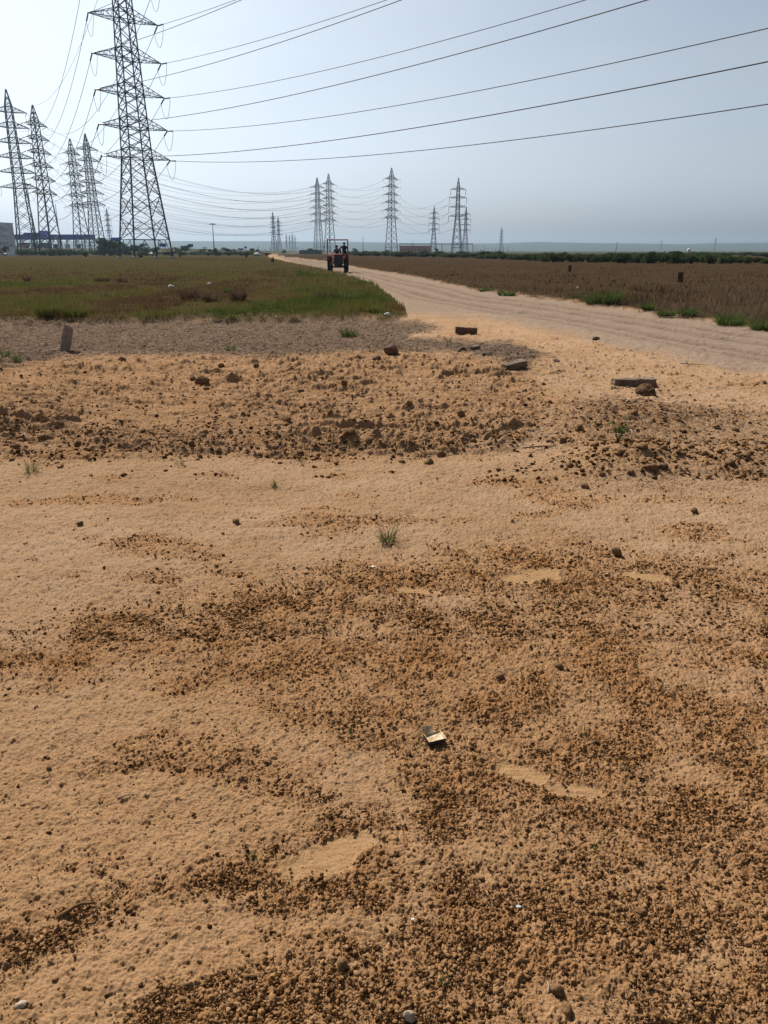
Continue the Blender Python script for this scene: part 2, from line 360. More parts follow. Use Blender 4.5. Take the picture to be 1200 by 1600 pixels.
class MB:
    def __init__(s): s.v = []; s.f = []; s.m = []; s.mi = 0
    def add(s, vs, fs):
        n = len(s.v); s.v += [tuple(p) for p in vs]; s.f += [tuple(i+n for i in f) for f in fs]; s.m += [s.mi]*len(fs)
    def beam(s, a, b, w, w2=None, caps=False):
        a = Vector(a); b = Vector(b); d = (b-a)
        if d.length < 1e-6: return
        d.normalize(); u = d.cross(Vector((0,0,1)) if abs(d.z) < .95 else Vector((1,0,0))).normalized(); v = d.cross(u)
        w2 = w if w2 is None else w2
        vs = [a+(u*i+v*j)*(w/2) for i, j in ((-1,-1),(1,-1),(1,1),(-1,1))] + [b+(u*i+v*j)*(w2/2) for i, j in ((-1,-1),(1,-1),(1,1),(-1,1))]
        fs = [(0,1,5,4),(1,2,6,5),(2,3,7,6),(3,0,4,7)]
        if caps: fs += [(3,2,1,0),(4,5,6,7)]
        s.add(vs, fs)
    def box(s, x0, y0, z0, x1, y1, z1):
        s.add([(x0,y0,z0),(x1,y0,z0),(x1,y1,z0),(x0,y1,z0),(x0,y0,z1),(x1,y0,z1),(x1,y1,z1),(x0,y1,z1)],
              [(3,2,1,0),(4,5,6,7),(0,1,5,4),(1,2,6,5),(2,3,7,6),(3,0,4,7)])
    def tube(s, pts, rs, n=6, caps=True):
        pts = [Vector(p) for p in pts]
        if not isinstance(rs, (list, tuple)): rs = [rs]*len(pts)
        base = len(s.v); up = None
        for i, p in enumerate(pts):
            d = (pts[min(i+1, len(pts)-1)]-pts[max(i-1, 0)])
            d = d.normalized() if d.length > 1e-9 else Vector((0,0,1))
            if up is None:
                up = d.cross(Vector((0,0,1)) if abs(d.z) < .9 else Vector((1,0,0))).normalized()
            u = (up - d*up.dot(d))
            u = u.normalized() if u.length > 1e-6 else d.orthogonal().normalized()
            up = u; w = d.cross(u)
            for k in range(n):
                a = 2*math.pi*k/n; s.v.append(tuple(p+(u*math.cos(a)+w*math.sin(a))*rs[i]))
        for i in range(len(pts)-1):
            for k in range(n):
                s.f.append((base+i*n+k, base+i*n+(k+1) % n, base+(i+1)*n+(k+1) % n, base+(i+1)*n+k)); s.m.append(s.mi)
        if caps:
            s.f.append(tuple(base+k for k in reversed(range(n)))); s.m.append(s.mi)
            s.f.append(tuple(base+(len(pts)-1)*n+k for k in range(n))); s.m.append(s.mi)
    def lathe(s, c, axis, prof, n=20):
        """prof: list of (offset along axis, radius)"""
        c = Vector(c); ax = Vector(axis).normalized()
        u = ax.orthogonal().normalized(); w = ax.cross(u); base = len(s.v)
        for o, r in prof:
            for k in range(n):
                a = 2*math.pi*k/n; s.v.append(tuple(c+ax*o+(u*math.cos(a)+w*math.sin(a))*r))
        for i in range(len(prof)-1):
            for k in range(n):
                s.f.append((base+i*n+k, base+i*n+(k+1) % n, base+(i+1)*n+(k+1) % n, base+(i+1)*n+k)); s.m.append(s.mi)
    def build(s, name, mat, parent=None, smooth=False, bevel=0):
        me = bpy.data.meshes.new(name); me.from_pydata(s.v, [], s.f); me.update()
        o = link(name, me, mat, parent)
        if len(set(s.m)) > 1: me.polygons.foreach_set('material_index', s.m)
        if smooth: me.polygons.foreach_set('use_smooth', [True]*len(s.f))
        if bevel:
            b = o.modifiers.new('bevel', 'BEVEL'); b.width = bevel; b.segments = 2
        return o

# ------------------------------------------------------------------ ground
def build_ground():
    pxs = np.arange(-160, 1361, 1.12)
    pys = np.concatenate([np.arange(1760, 1320, -1.1), np.arange(1320, 1000, -.8), np.arange(1000, 770, -.8), np.arange(770, 505, -.42), np.arange(505, 402.5, -.9)])
    PX, PY = np.meshgrid(pxs, pys)
    X, Y = ground_at(PX, PY)
    # the same sheet runs on to the horizon, to both sides and behind
    far = [260, 400, 650, 1100, 2000, 3400, 5200]
    ratio = X[-1]/Y[-1]
    X = np.vstack([X] + [ratio*f for f in far]); Y = np.vstack([Y] + [np.full_like(ratio, f) for f in far])
    back = [0.3, -1, -5, -30, -240]
    X = np.vstack([X[0]*1.0*(1+.2*i) for i in range(len(back), 0, -1)] + [X]); Y = np.vstack([np.full_like(X[0], b) for b in reversed(back)] + [Y])
    outs = [.5, 2, 8, 40, 200]
    Lx = [X[:, :1]-o*(1+.01*np.maximum(Y[:, :1], 0)) for o in reversed(outs)]; Rx = [X[:, -1:]+o*(1+.01*np.maximum(Y[:, -1:], 0)) for o in outs]
    Yc = Y[:, :1]; Yl = Y[:, -1:]
    X = np.hstack(Lx+[X]+Rx); Y = np.hstack([Yc]*len(outs)+[Y]+[Yl]*len(outs))
    X = np.clip(X, -4300, 4300)
    far_l = np.full_like(Yc, -4350); X = np.hstack([far_l, X, -far_l]); Y = np.hstack([Yc, Y, Yl])
    r, c = X.shape
    x = X.ravel(); y = Y.ravel()
    m = plan(x, y); z = height(x, y, m)
    z = np.where(y > 180, .0, z); z = np.where(y < .8, 0, z)
    idx = np.arange(r*c).reshape(r, c)
    Q = np.stack([idx[:-1,:-1], idx[:-1,1:], idx[1:,1:], idx[1:,:-1]], -1).reshape(-1, 4)
    A = np.stack([m['clod'], m['straw_c'], m['road'], np.clip(m['rough']+m['mound'], 0, 1)], -1)
    B = np.stack([m['field_l'], m['field_r'], m['smooth'], m['rut']], -1)
    isroad = (m['road'][Q].mean(1) > .5)
    V = np.stack([x, y, z], -1)
    for name, sel in (('ground', ~isroad), ('dirt_road', isroad)):
        q = Q[sel]; used = np.unique(q); mp = np.zeros(r*c, np.int32); mp[used] = np.arange(len(used))
        me = npmesh(name, V[used], mp[q], smooth=True)
        for an, arr in (('cover_a', A), ('cover_b', B)):
            at_ = me.attributes.new(an, 'FLOAT_COLOR', 'POINT'); at_.data.foreach_set('color', arr[used].astype(np.float32).ravel())
        tag(link(name, me, M_ground), kind='structure')
build_ground()

def on(px, py):
    x, y = ground_at(px, py); x = np.atleast_1d(x).astype(float); y = np.atleast_1d(y).astype(float)
    z = height(x, y, fine=False)
    for _ in range(2):
        x, y = ground_at(px, py, z); x = np.atleast_1d(x).astype(float); y = np.atleast_1d(y).astype(float); z = height(x, y, fine=False)
    return float(x[0]), float(y[0]), float(z[0])
def metre_px(y, z=0): return F/(y*CP-(z-CAMH)*SP)

# ------------------------------------------------------------------ soil crumbs (nobody could count them)
def ico(sub=1):
    bm = bmesh.new(); bmesh.ops.create_icosphere(bm, subdivisions=sub, radius=1)
    V = np.array([v.co[:] for v in bm.verts]); T = np.array([[v.index for v in f.verts] for f in bm.faces]); bm.free(); return V, T
IV, IT = ico(1); IV2, IT2 = ico(2); IV3, IT3 = ico(3)
OV = np.array([(1,0,0),(-1,0,0),(0,1,0),(0,-1,0),(0,0,1),(0,0,-1)], float); OT = np.array([(0,2,4),(2,1,4),(1,3,4),(3,0,4),(2,0,5),(1,2,5),(3,1,5),(0,3,5)])
def crumbs():
    VV = []; TT = []; TI = []; n0 = 0
    for (p0, p1, n, rmin, rmax, pw, small) in ((1000, 1760, 50000, .0026, .0066, 2.6, 0), (1000, 1760, 105000, .0012, .0032, 1.5, 1), (760, 1000, 40000, .003, .009, 3.0, 0), (760, 1000, 90000, .0018, .0045, 1.5, 1), (540, 760, 60000, .004, .019, 5.0, 0)):
        n = int(n*1.5); px = -170+1540*rng.uniform(0, 1, n); py = p0+(p1-p0)*rng.uniform(0, 1, n)
        x, y = ground_at(px, py); m = plan(x, y)
        by = np.interp(m['px'], BANKX, BANKY)
        ridge = m['rough']*np.exp(-((m['py']-by)/14)**2)
        prob = np.clip(.8*m['clod']**1.25 + .03*sstep(700, 600, py)*m['bare'] + (.06 if small else .012) + .22*m['rough'] + .6*ridge + .8*m['mound'] + .12*m['straw'], 0, 1)*m['bare']*(1-.8*m['smooth'])
        k = rng.uniform(0, 1, n) < prob*.8
        x, y = x[k], y[k]; mm = {a: b[k] for a, b in m.items()}
        z = height(x, y, mm, fine=False); n1 = len(x); SV, ST = (OV, OT) if small else (IV, IT)
        r = rmin+(rmax-rmin)*rng.uniform(0, 1, n1)**pw
        J = SV[None]*(1+rng.uniform(-.6, .5, (n1, len(SV), 1)))
        sc3 = np.stack([rng.uniform(.75, 1.4, n1), rng.uniform(.75, 1.4, n1), rng.uniform(.5, .9, n1)], -1)
        a = rng.uniform(0, 2*np.pi, n1); ca, sa = np.cos(a)[:, None], np.sin(a)[:, None]
        J = J*sc3[:, None]*r[:, None, None]
        P = np.stack([J[..., 0]*ca-J[..., 1]*sa+x[:, None], J[..., 0]*sa+J[..., 1]*ca+y[:, None], J[..., 2]+(z+r*.4+.002*mm['clod'])[:, None]], -1)
        VV.append(P.reshape(-1, 3)); TT.append((ST[None]+(np.arange(n1)*len(SV))[:, None, None]).reshape(-1, 3)+n0); n0 += n1*len(SV)
        t = np.clip(np.where(rng.uniform(0, 1, n1) < (.55 if small else .4), .03, rng.normal(.55, .2, n1)), 0, 1)  # random dark crumbs: damp soil, plus deeper shadow contrast put into their colour
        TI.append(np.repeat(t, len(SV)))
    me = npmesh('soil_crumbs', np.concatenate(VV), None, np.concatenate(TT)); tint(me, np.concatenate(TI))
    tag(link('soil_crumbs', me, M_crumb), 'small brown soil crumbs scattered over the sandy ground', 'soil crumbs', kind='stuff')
crumbs()

# ------------------------------------------------------------------ blades
def blades(x, y, z, hgt, wid, lean, az, tn, bend=.5, tintvar=.12):
    n = len(x)
    d = np.stack([np.cos(az), np.sin(az)], -1); s = np.stack([-np.sin(az+rng.uniform(-1, 1, n)), np.cos(az+rng.uniform(-1, 1, n))], -1)
    base = np.stack([x, y, z], -1)
    def lvl(t, w):
        off = lean*t*(1-bend+bend*t)
        c = base.copy(); c[:, :2] += d*(off*hgt)[:, None]; c[:, 2] += hgt*t*np.sqrt(np.maximum(1-(lean*t)**2*.5, .1))
        l = c.copy(); l[:, :2] -= s*(w/2)[:, None]; r = c.copy(); r[:, :2] += s*(w/2)[:, None]
        return l, r, c
    l0, r0, _ = lvl(np.zeros(n), wid); l1, r1, _ = lvl(np.full(n, .55), wid*.75); _, _, tp = lvl(np.ones(n), wid)
    V = np.stack([l0, r0, r1, l1, tp], 1).reshape(-1, 3); i = np.arange(n)[:, None]*5
    Q = i+np.array([[0,1,2,3]]); T = i+np.array([[3,2,4]])
    t = np.repeat(np.clip(tn+rng.normal(0, tintvar, n), 0, 1), 5)
    return V, Q, T, t
def blade_obj(name, mat, parts):
    V = []; Q = []; T = []; TI = []; n = 0
    for v, q, t, ti in parts:
        V.append(v); Q.append(q+n); T.append(t+n); TI.append(ti); n += len(v)
    me = npmesh(name, np.concatenate(V), np.concatenate(Q), np.concatenate(T)); tint(me, np.concatenate(TI))
    return link(name, me, mat)

def left_grass():
    n = 150000
    px = rng.uniform(-150, 650, n); py = 401+(507-401)*rng.uniform(0, 1, n)**1.0
    x, y = ground_at(px, py); m = plan(x, y); k = rng.uniform(0, 1, n) < m['field_l']
    tall0 = fbm(x, y, 2.2, 3, 70)
    k &= rng.uniform(0, 1, n) < .35+.65*sstep(-.35, .1, tall0)
    x, y = x[k], y[k]; px, py = px[k], py[k]
    z = height(x, y, {a: b[k] for a, b in m.items()}, fine=False)*(y < 180)
    n = len(x)
    pn = fbm(x, y*.45, 5, 4, 71); pn2 = fbm(x, y*.5, 1.3, 3, 72)
    tall = fbm(x, y, 1.6, 3, 73)
    edge = np.exp(-((px-95)/55)**2-((py-490)/10)**2)*1.3 + np.exp(-((px-545)/60)**2-((py-470)/22)**2)*.8 + np.exp(-((px-470)/30)**2-((py-432)/10)**2)*.6
    hgt = (.05+.13*sstep(-.1, .5, tall)+.2*edge)*rng.uniform(.5, 1.35, n)
    wid = np.clip(y*.00075, .006, .04)*rng.uniform(.7, 1.4, n)
    tn = .42+1.4*pn+.55*pn2+.40*edge
    brown = np.exp(-((py-437)/7)**2)*.25+np.exp(-((px-300)/90)**2-((py-462)/12)**2)*.6
    v = blades(x, y, z-.01, hgt, wid, rng.uniform(.05, .5, n), rng.uniform(0, 6.28, n), tn-brown)
    tag(blade_obj('grass', M_grass, [v]), 'olive and brown grass covering the flat field under the big tower', 'grass', kind='stuff')
left_grass()
def right_grass():
    n = 130000
    px = rng.uniform(450, 1380, n); py = 402+(600-402)*rng.uniform(0, 1, n)**1.15
    x, y = ground_at(px, py); m = plan(x, y); k = rng.uniform(0, 1, n) < m['field_r']
    cl = fbm(x, y, 1.4, 3, 80)
    k &= rng.uniform(0, 1, n) < .12+.6*sstep(-.3, .25, cl)
    x, y = x[k], y[k]; px, py = px[k], py[k]
    z = height(x, y, {a: b[k] for a, b in m.items()}, fine=False)*(y < 180); n = len(x)
    pn = fbm(x, y*.4, 6, 3, 81); st = fbm(x, y, 2.5, 3, 82)
    close = np.exp(-((py-485)/28)**2)*sstep(800, 1000, px)
    hgt = (.06+.13*sstep(-.1, .4, st)+.17*close*sstep(-.2, .3, cl[k]))*rng.uniform(.4, 1.4, n)
    wid = np.clip(y*.0007, .007, .04)*rng.uniform(.6, 1.3, n)
    tn = .30+1.0*pn+.40*close*rng.uniform(0, 1, n)**1.5+.15*sstep(430, 415, py)
    grn = sstep(.18, .5, fbm(x, y*.6, 3.0, 3, 85))
    v = blades(x, y, z-.01, hgt*rng.uniform(.6, 1.3, n), wid, rng.uniform(.05, .7, n), rng.uniform(0, 6.28, n), np.clip(tn+grn*.4, 0, 1), tintvar=.18)
    tag(blade_obj('dry_grass', M_dry, [v]), 'dry brown stubble and dead stalks filling the field across the road', 'dry grass', kind='stuff')
right_grass()
def straw():
    n = 64000
    px = rng.uniform(-150, 1250, n); py = rng.uniform(500, 760, n)
    x, y = ground_at(px, py); m = plan(x, y)
    by = np.interp(m['px'], BANKX, BANKY)
    k = rng.uniform(0, 1, n) < np.clip(m['straw']*.9+.06*m['rough']+.6*m['mound']*(py < 715)+.25*m['rough']*np.exp(-((py-by)/12)**2), 0, 1)
    x, y = x[k], y[k]; z = height(x, y, {a: b[k] for a, b in m.items()}, fine=False); n = len(x)
    L = rng.uniform(.03, .20, n); a = rng.uniform(0, 6.28, n); w = np.maximum(.0025, y*.0005)*rng.uniform(.6, 1.4, n)
    d = np.stack([np.cos(a), np.sin(a), rng.uniform(-.05, .16, n)], -1)*L[:, None]; sd = np.stack([-np.sin(a), np.cos(a), rng.uniform(-.6, .6, n)], -1)*(w/2)[:, None]
    c = np.stack([x, y, z+.006+rng.uniform(0, .012, n)], -1); mid = c+d*.5; mid[:, 2] += L*.04
    V = np.stack([c-sd, c+sd, mid+sd, mid-sd, c+d+sd*.6, c+d-sd*.6], 1).reshape(-1, 3); i = np.arange(n)[:, None]*6
    Q = np.concatenate([i+np.array([[0,1,2,3]]), i+np.array([[3,2,4,5]])])
    v = (V, Q, np.zeros((0, 3), int), np.repeat(rng.uniform(0, 1, n)**1.4, 6))
    tag(blade_obj('straw_litter', M_straw, [v]), 'grey dead straw and stalks lying on the bare soil', 'straw', kind='stuff')
straw()

# ------------------------------------------------------------------ transmission towers
def lerp(a, b, t): return a+(b-a)*t
def interp(z, zs, ws):
    return float(np.interp(z, zs, ws))
def make_tower(arms, peak, hw_z, hw_w, levels, arm_len, wl, wb, wa, sub=True, arm_h=2.2, split=True, armdiv=4):
    root = empty('transmission_tower')
    hw = lambda z: interp(z, hw_z, hw_w)
    corner = lambda z, k: Vector(((-1, 1, 1, -1)[k]*hw(z), (-1, -1, 1, 1)[k]*hw(z), z))
    tops = arms[-1]+arm_h
    for k in range(4):
        b = MB(); pts = [0]+[z for z in hw_z[1:] if z <= peak]
        for a, c in zip(pts[:-1], pts[1:]): b.beam(corner(a, k), corner(c, k), wl*(1 if a < arms[0] else .8), wl*(1 if c <= arms[0] else .8))
        b.build('leg', M_steel, root)
    b = MB()
    for a, c in zip(levels[:-1], levels[1:]):
        for k in range(4):
            k2 = (k+1) % 4
            A, B_, C_, D = corner(a, k), corner(a, k2), corner(c, k), corner(c, k2)
            if a == 0:
                m_ = (C_+D)/2
                b.beam(A, lerp(C_, D, .3), wb*.9); b.beam(B_, lerp(C_, D, .7), wb*.9); b.beam(C_, D, wb*1.2)
                continue
            b.beam(A, D, wb); b.beam(B_, C_, wb)
            if c-a > 3.2 and sub:
                mid = (A+B_+C_+D)/4; w = wb*.6
                for P, Q_ in ((A, C_), (B_, D)):
                    q1 = lerp(P, mid, .5); q2 = lerp(Q_, mid, .5)
                    b.beam(lerp(P, Q_, .5), q1, w); b.beam(lerp(P, Q_, .5), q2, w)
                    b.beam(lerp(P, Q_, .25), q1, w); b.beam(lerp(P, Q_, .75), q2, w)
                if a < arms[0]*.6: b.beam(lerp(A, C_, .5), lerp(B_, D, .5), w)
    for z in levels[1:-1]:
        if any(abs(z-a) < .1 or abs(z-a-arm_h) < .1 for a in arms):
            for k in range(4): b.beam(corner(z, k), corner(z, (k+1) % 4), wb*.9)
            b.beam(corner(z, 0), corner(z, 2), wb*.7)
    b.build('bracing', M_steel, root)
    arm_objs = {}
    for i, z in enumerate(arms):
        group = MB() if not split else None
        for s in (-1, 1):
            g = group or MB()
            tip = Vector((s*arm_len[i], 0, z+.25))
            lo = [Vector((s*hw(z), q*hw(z), z)) for q in (-1, 1)]; hi = [Vector((s*hw(z+arm_h), q*hw(z+arm_h), z+arm_h)) for q in (-1, 1)]
            for P in lo+hi: g.beam(P, tip, wa)
            n = armdiv
            for j in range(1, n):
                t = j/n; t2 = (j-1)/n
                for q in (0, 1):
                    g.beam(lerp(lo[q], tip, t), lerp(hi[q], tip, t), wa*.6); g.beam(lerp(lo[q], tip, t2), lerp(hi[q], tip, t), wa*.6)
                g.beam(lerp(lo[0], tip, t), lerp(lo[1], tip, t), wa*.6); g.beam(lerp(lo[0], tip, t2), lerp(lo[1], tip, t), wa*.6)
                g.beam(lerp(hi[0], tip, t), lerp(hi[1], tip, t), wa*.6)
            g.beam(tip+Vector((0,-.35,-.05)), tip+Vector((0,.35,-.05)), wa*1.6)
            if split: arm_objs[(i, s)] = g.build('cross_arm', M_steel, root)
        if not split: group.build('cross_arm', M_steel, root)
    return root, arm_objs

MAIN_ARMS = [23.0, 29.7, 36.9, 44.3, 52.3, 59.8]
def levels_for(lowz, arms, arm_h, peak, per=2):
    lv = list(lowz)
    for i, a in enumerate(arms):
        nxt = arms[i+1] if i+1 < len(arms) else a+arm_h
        lv.append(a); lv.append(a+arm_h)
        if i+1 < len(arms):
            gap = nxt-(a+arm_h); kk = max(1, per-1)
            for j in range(1, kk): lv.append(a+arm_h+gap*j/kk)
    top = arms[-1]+arm_h
    lv += [top+(peak-top)*t for t in (.3, .6, 1)]
    return sorted(set(round(v, 3) for v in lv))
MD = 205.0; MX = at(228.5, MD)
MAIN_AZ = R(51)              # heading of the cross arms, clockwise from +Y
main_rz = math.pi/2-MAIN_AZ
hwz = [0, 23, 55, 62, 68]; hww = [5.0, 2.75, 1.65, 1.5, .12]
main, main_arms = make_tower(MAIN_ARMS, 68, hwz, hww, levels_for([0, 4.4, 9.6, 14.6, 19.0], MAIN_ARMS, 2.2, 68, 3), [8.6, 8.5, 8.4, 8.3, 8.2, 8.1], .30, .15, .13, split=True)
main.location = (MX, MD, -.05); main.rotation_euler = (0, 0, main_rz)
tag(main, 'tallest steel lattice pylon standing in the grass field, its top out of the picture', 'pylon', 'lattice transmission towers')
for k in range(4):
    sx, sy = ((-1,-1),(1,-1),(1,1),(-1,1))[k]
    b = MB(); b.lathe((sx*5.0, sy*5.0, -.2), (0,0,1), [(0,0),(0,.62),(.55,.62),(.6,.55),(.62,0)], 14); b.build('footing', M_conc, main)

def world_of(root_loc, rz, p):
    c, s = math.cos(rz), math.sin(rz)
    return Vector((root_loc[0]+p[0]*c-p[1]*s, root_loc[1]+p[0]*s+p[1]*c, root_loc[2]+p[2]))
def sag_pts(a, b, sag, n=48, t0=0, t1=1):
    a = Vector(a); b = Vector(b); out = []
    for i in range(n+1):
        t = t0+(t1-t0)*i/n; p = a.lerp(b, t); p.z -= 4*sag*t*(1-t); out.append(p)
    return out
def wire(pts, r, label, group):
    b = MB(); b.tube(pts, r, 5, True)
    return tag(b.build('power_line', M_wire, None, True), label, 'power line', group)

# the other big towers of the same line
FAR_ARMS = [28, 34.2, 40.2, 46.2, 52.2, 58.2]
fhwz = [0, 28, 58, 60.5, 67]; fhww = [3.9, 2.15, 1.35, 1.3, .12]
far_proto, _ = make_tower(FAR_ARMS, 67, fhwz, fhww, levels_for([0, 5, 10, 14.5, 19, 23.5], FAR_ARMS, 2.2, 67, 2), [8.2, 8.0, 7.8, 7.6, 7.4, 7.2], .40, .19, .2, sub=False)
def insul_part(root, arms, lens, drop):
    for z, L in zip(arms, lens):
        for s in (-1, 1):
            b = MB()
            if drop: b.tube([(s*L, 0, z+.2), (s*L, 0, z-3.0)], .13, 5)
            else: b.tube([(s*L, -3.4, z-.5), (s*L, -1.7, z-.15), (s*L, 0, z+.2), (s*L, 1.7, z-.15), (s*L, 3.4, z-.5)], .14, 5)
            b.build('insulator_string', M_insul, root)
            if not drop:
                b = MB(); b.tube([(s*L, 3.2*math.cos(math.pi*t/8), z-.5-3.0*math.sin(math.pi*t/8)) for t in range(9)], .06, 4, False); b.build('jumper_wire', M_wire, root)
insul_part(far_proto, FAR_ARMS, [8.2, 8.0, 7.8, 7.6, 7.4, 7.2], False)
FARLEN = [8.2, 8.0, 7.8, 7.6, 7.4, 7.2]
# px of the foot, distance, heading of the arms relative to the line of sight, label
far_list = [
 (46, 367, R(78), 'lattice pylon at the left edge, square on, rising beside the pale building'),
 (82, 404, R(47), 'second pylon from the left edge, seen corner on above the blue canopy'),
 (131, 518, R(44), 'corner-on pylon above the right end of the blue canopy, left of a similar one'),
 (154.5, 496, R(64), 'pylon just left of the tallest tower, rising past the end of the blue canopy'),
 (498.5, 777, R(66), 'left pylon of the close pair rising behind the tractor'),
 (516, 740, R(46), 'right pylon of the close pair, directly behind the tractor roll bar'),
 (611.5, 690, R(45), 'lone tall pylon right of the tractor, left of the brown building'),
]
FT = []
for i, (px, D, rel, lab) in enumerate(far_list):
    o = far_proto if i == 0 else copy_tree(far_proto)
    X = at(px, D); los = math.atan2(X, D); az = los+rel
    o.location = (X, D, -.05); o.rotation_euler = (0, 0, math.pi/2-az)
    tag(o, lab, 'pylon', 'lattice transmission towers'); FT.append(o)

# slimmer four-armed towers
S_ARMS = [22, 27.2, 32.4, 37.2]; S_LEN = [5.6, 5.5, 5.3, 4.6]
slim_proto, _ = make_tower(S_ARMS, 44, [0, 22, 38.5, 44], [3.1, 1.15, .8, .08], levels_for([0, 4, 8, 12, 16, 19], S_ARMS, 1.3, 44, 3), S_LEN, .33, .16, .18, sub=False, arm_h=1.3, armdiv=3)
insul_part(slim_proto, S_ARMS, S_LEN, True)
slim_list = [
 (713, 505, R(80), 1, 'slim grey pylon right of the brown building, tallest of its three'),
 (677, 812, R(75), 1, 'slim pylon rising at the right end of the brown building'),
 (726, 835, R(70), 1, 'short slim pylon half behind a taller slim one'),
 (429, 930, R(35), 1, 'left of two small pylons at the far end of the dirt road'),
 (437, 1050, R(60), 1, 'right of two small pylons at the far end of the dirt road'),
 (448.5, 1800, R(40), 1, 'tiny distant pylon, leftmost of a cluster beyond the road end'),
 (453.5, 1900, R(60), 1, 'tiny distant pylon, second of the cluster beyond the road end'),
 (458, 1780, R(50), 1, 'tiny distant pylon, third of the cluster beyond the road end'),
 (462, 2000, R(70), 1, 'tiny distant pylon, rightmost of the cluster beyond the road end'),
 (782, 1500, R(40), 1, 'small distant pylon above the green scrub, right of the slim ones'),
 (174.5, 860, R(40), 1, 'small hazy pylon between the tallest tower and its left neighbour'),
 (1031, 3100, R(70), 1, 'barely visible hazy pylon on the skyline, left of the other far right one'),
 (1115, 2500, R(80), 1, 'barely visible hazy pylon on the far right skyline'),
]
for i, (px, D, rel, s, lab) in enumerate(slim_list):
    o = slim_proto if i == 0 else copy_tree(slim_proto)
    X = at(px, D); los = math.atan2(X, D)
    o.location = (X, D, -.05); o.rotation_euler = (0, 0, math.pi/2-(los+rel))
    if D > 1700 and D < 2100: o.scale = (.85, .85, .9)
    tag(o, lab, 'pylon', 'lattice transmission towers')

# conductors of the tallest tower: over our heads to the right, and away to the second tower
ordn = ['lowest', 'second lowest', 'third lowest', 'third highest', 'second highest', 'topmost']
lineA = Vector((math.sin(R(144)), math.cos(R(144)), 0)); span = 304
t2 = FT[1]; t2_rz = t2.rotation_euler[2]
for i, z in enumerate(MAIN_ARMS):
    for s in (-1, 1):
        L = [8.6, 8.5, 8.4, 8.3, 8.2, 8.1][i]
        tip = world_of(main.location, main_rz, (s*L, 0, z+.15))
        endA = tip+lineA*span
        p2 = world_of(t2.location, t2_rz, (s*FARLEN[i], 0, FAR_ARMS[i]))
        ends = []
        for (e, sag) in ((endA, 7.8), (p2, 13.0)):
            d = (e-tip); ln = d.length; k0 = 4.6/ln
            pts = sag_pts(tip, e, sag, 60, k0, 1 if e is p2 else .93)
            side = 'right' if s > 0 else 'left'
            if e is endA: lab = 'power line to the upper right from the %s %s arm of the tallest pylon' % (ordn[i], side)
            else: lab = 'sagging power line from the %s %s arm of the tallest pylon to the left' % (ordn[i], side)
            wire(pts, .055 if e is endA else .06, lab, 'power lines')
            # insulator string: discs on a rod between arm tip and conductor
            a = tip; b_ = pts[0]; b = MB(); dv = (b_-a)
            prof = []; nD = 17
            for q in range(nD):
                t = .12+.62*q/(nD-1); prof += [(t*dv.length-.05, .05), (t*dv.length-.03, .17), (t*dv.length+.03, .15), (t*dv.length+.05, .05)]
            b.lathe(a, dv, [(0, .05)]+prof+[(dv.length, .05)], 8)
            arm = main_arms[(i, s)]
            inv = (Matrix.Translation(main.location) @ Matrix.Rotation(main_rz, 4, 'Z')).inverted()
            io = b.build('insulator_string', M_insul, arm)
            io.data.transform(inv); ends.append(a.lerp(b_, .8))
        b = MB(); pts = []
        for q in range(17):
            t = q/16; p = ends[0].lerp(ends[1], t); p.z -= 3.9*(math.sin(math.pi*t)**.75); 
            pts.append(p)
        b.tube(pts, .045, 5); jo = b.build('jumper_wire', M_wire, main_arms[(i, s)]); jo.data.transform(inv)
# earth wire of the same line
ew = world_of(main.location, main_rz, (0, 0, 68))
wire(sag_pts(ew, Vector(t2.location)+Vector((0,0,67)), 9, 50), .045, 'thin topmost earth wire hanging from the tallest pylon to its far neighbour', 'power lines')
# far spans
def far_span(a, b, sag, an, bn, sides=(-1, 1), r=.07, idxs=range(6), al=FARLEN, bl=FARLEN, az=FAR_ARMS, bz=FAR_ARMS):
    for i in idxs:
        for s in sides:
            p = world_of(a.location, a.rotation_euler[2], (s*al[i], 0, az[i]-.4)); q = world_of(b.location, b.rotation_euler[2], (s*bl[i], 0, bz[i]-.4))
            wire(sag_pts(p, q, sag, 40), r, 'hazy line on %s %s arms, %s to %s' % (ordn[i], 'right' if s > 0 else 'left', an, bn), 'power lines')
far_span(FT[1], FT[4], 15, 'corner-on left pylon', 'left of tractor pair', sides=(1,), r=.06)
far_span(FT[3], FT[5], 14, 'pylon by canopy end', 'right of tractor pair', sides=(-1, 1), r=.06)
far_span(FT[5], FT[6], 6, 'tractor pair', 'lone tall pylon', r=.07)
far_span(FT[6], slim_proto, 9, 'lone tall pylon', 'tallest slim one', r=.06, idxs=range(4), bl=S_LEN, bz=[z-3 for z in S_ARMS])
far_span(FT[2], FT[4], 14, 'pylon above canopy end', 'left of tractor pair', sides=(-1,), r=.06)
# left tower: spans leave the picture to the left
for i in (0, 2, 4, 5):
    p = world_of(FT[0].location, FT[0].rotation_euler[2], (-FARLEN[i], 0, FAR_ARMS[i]-.4)); 
    wire(sag_pts(p, p+Vector((-150, -120, 1)), 6, 20), .05, 'power line leaving the %s arm of the left edge pylon to the left' % ordn[i], 'power lines')

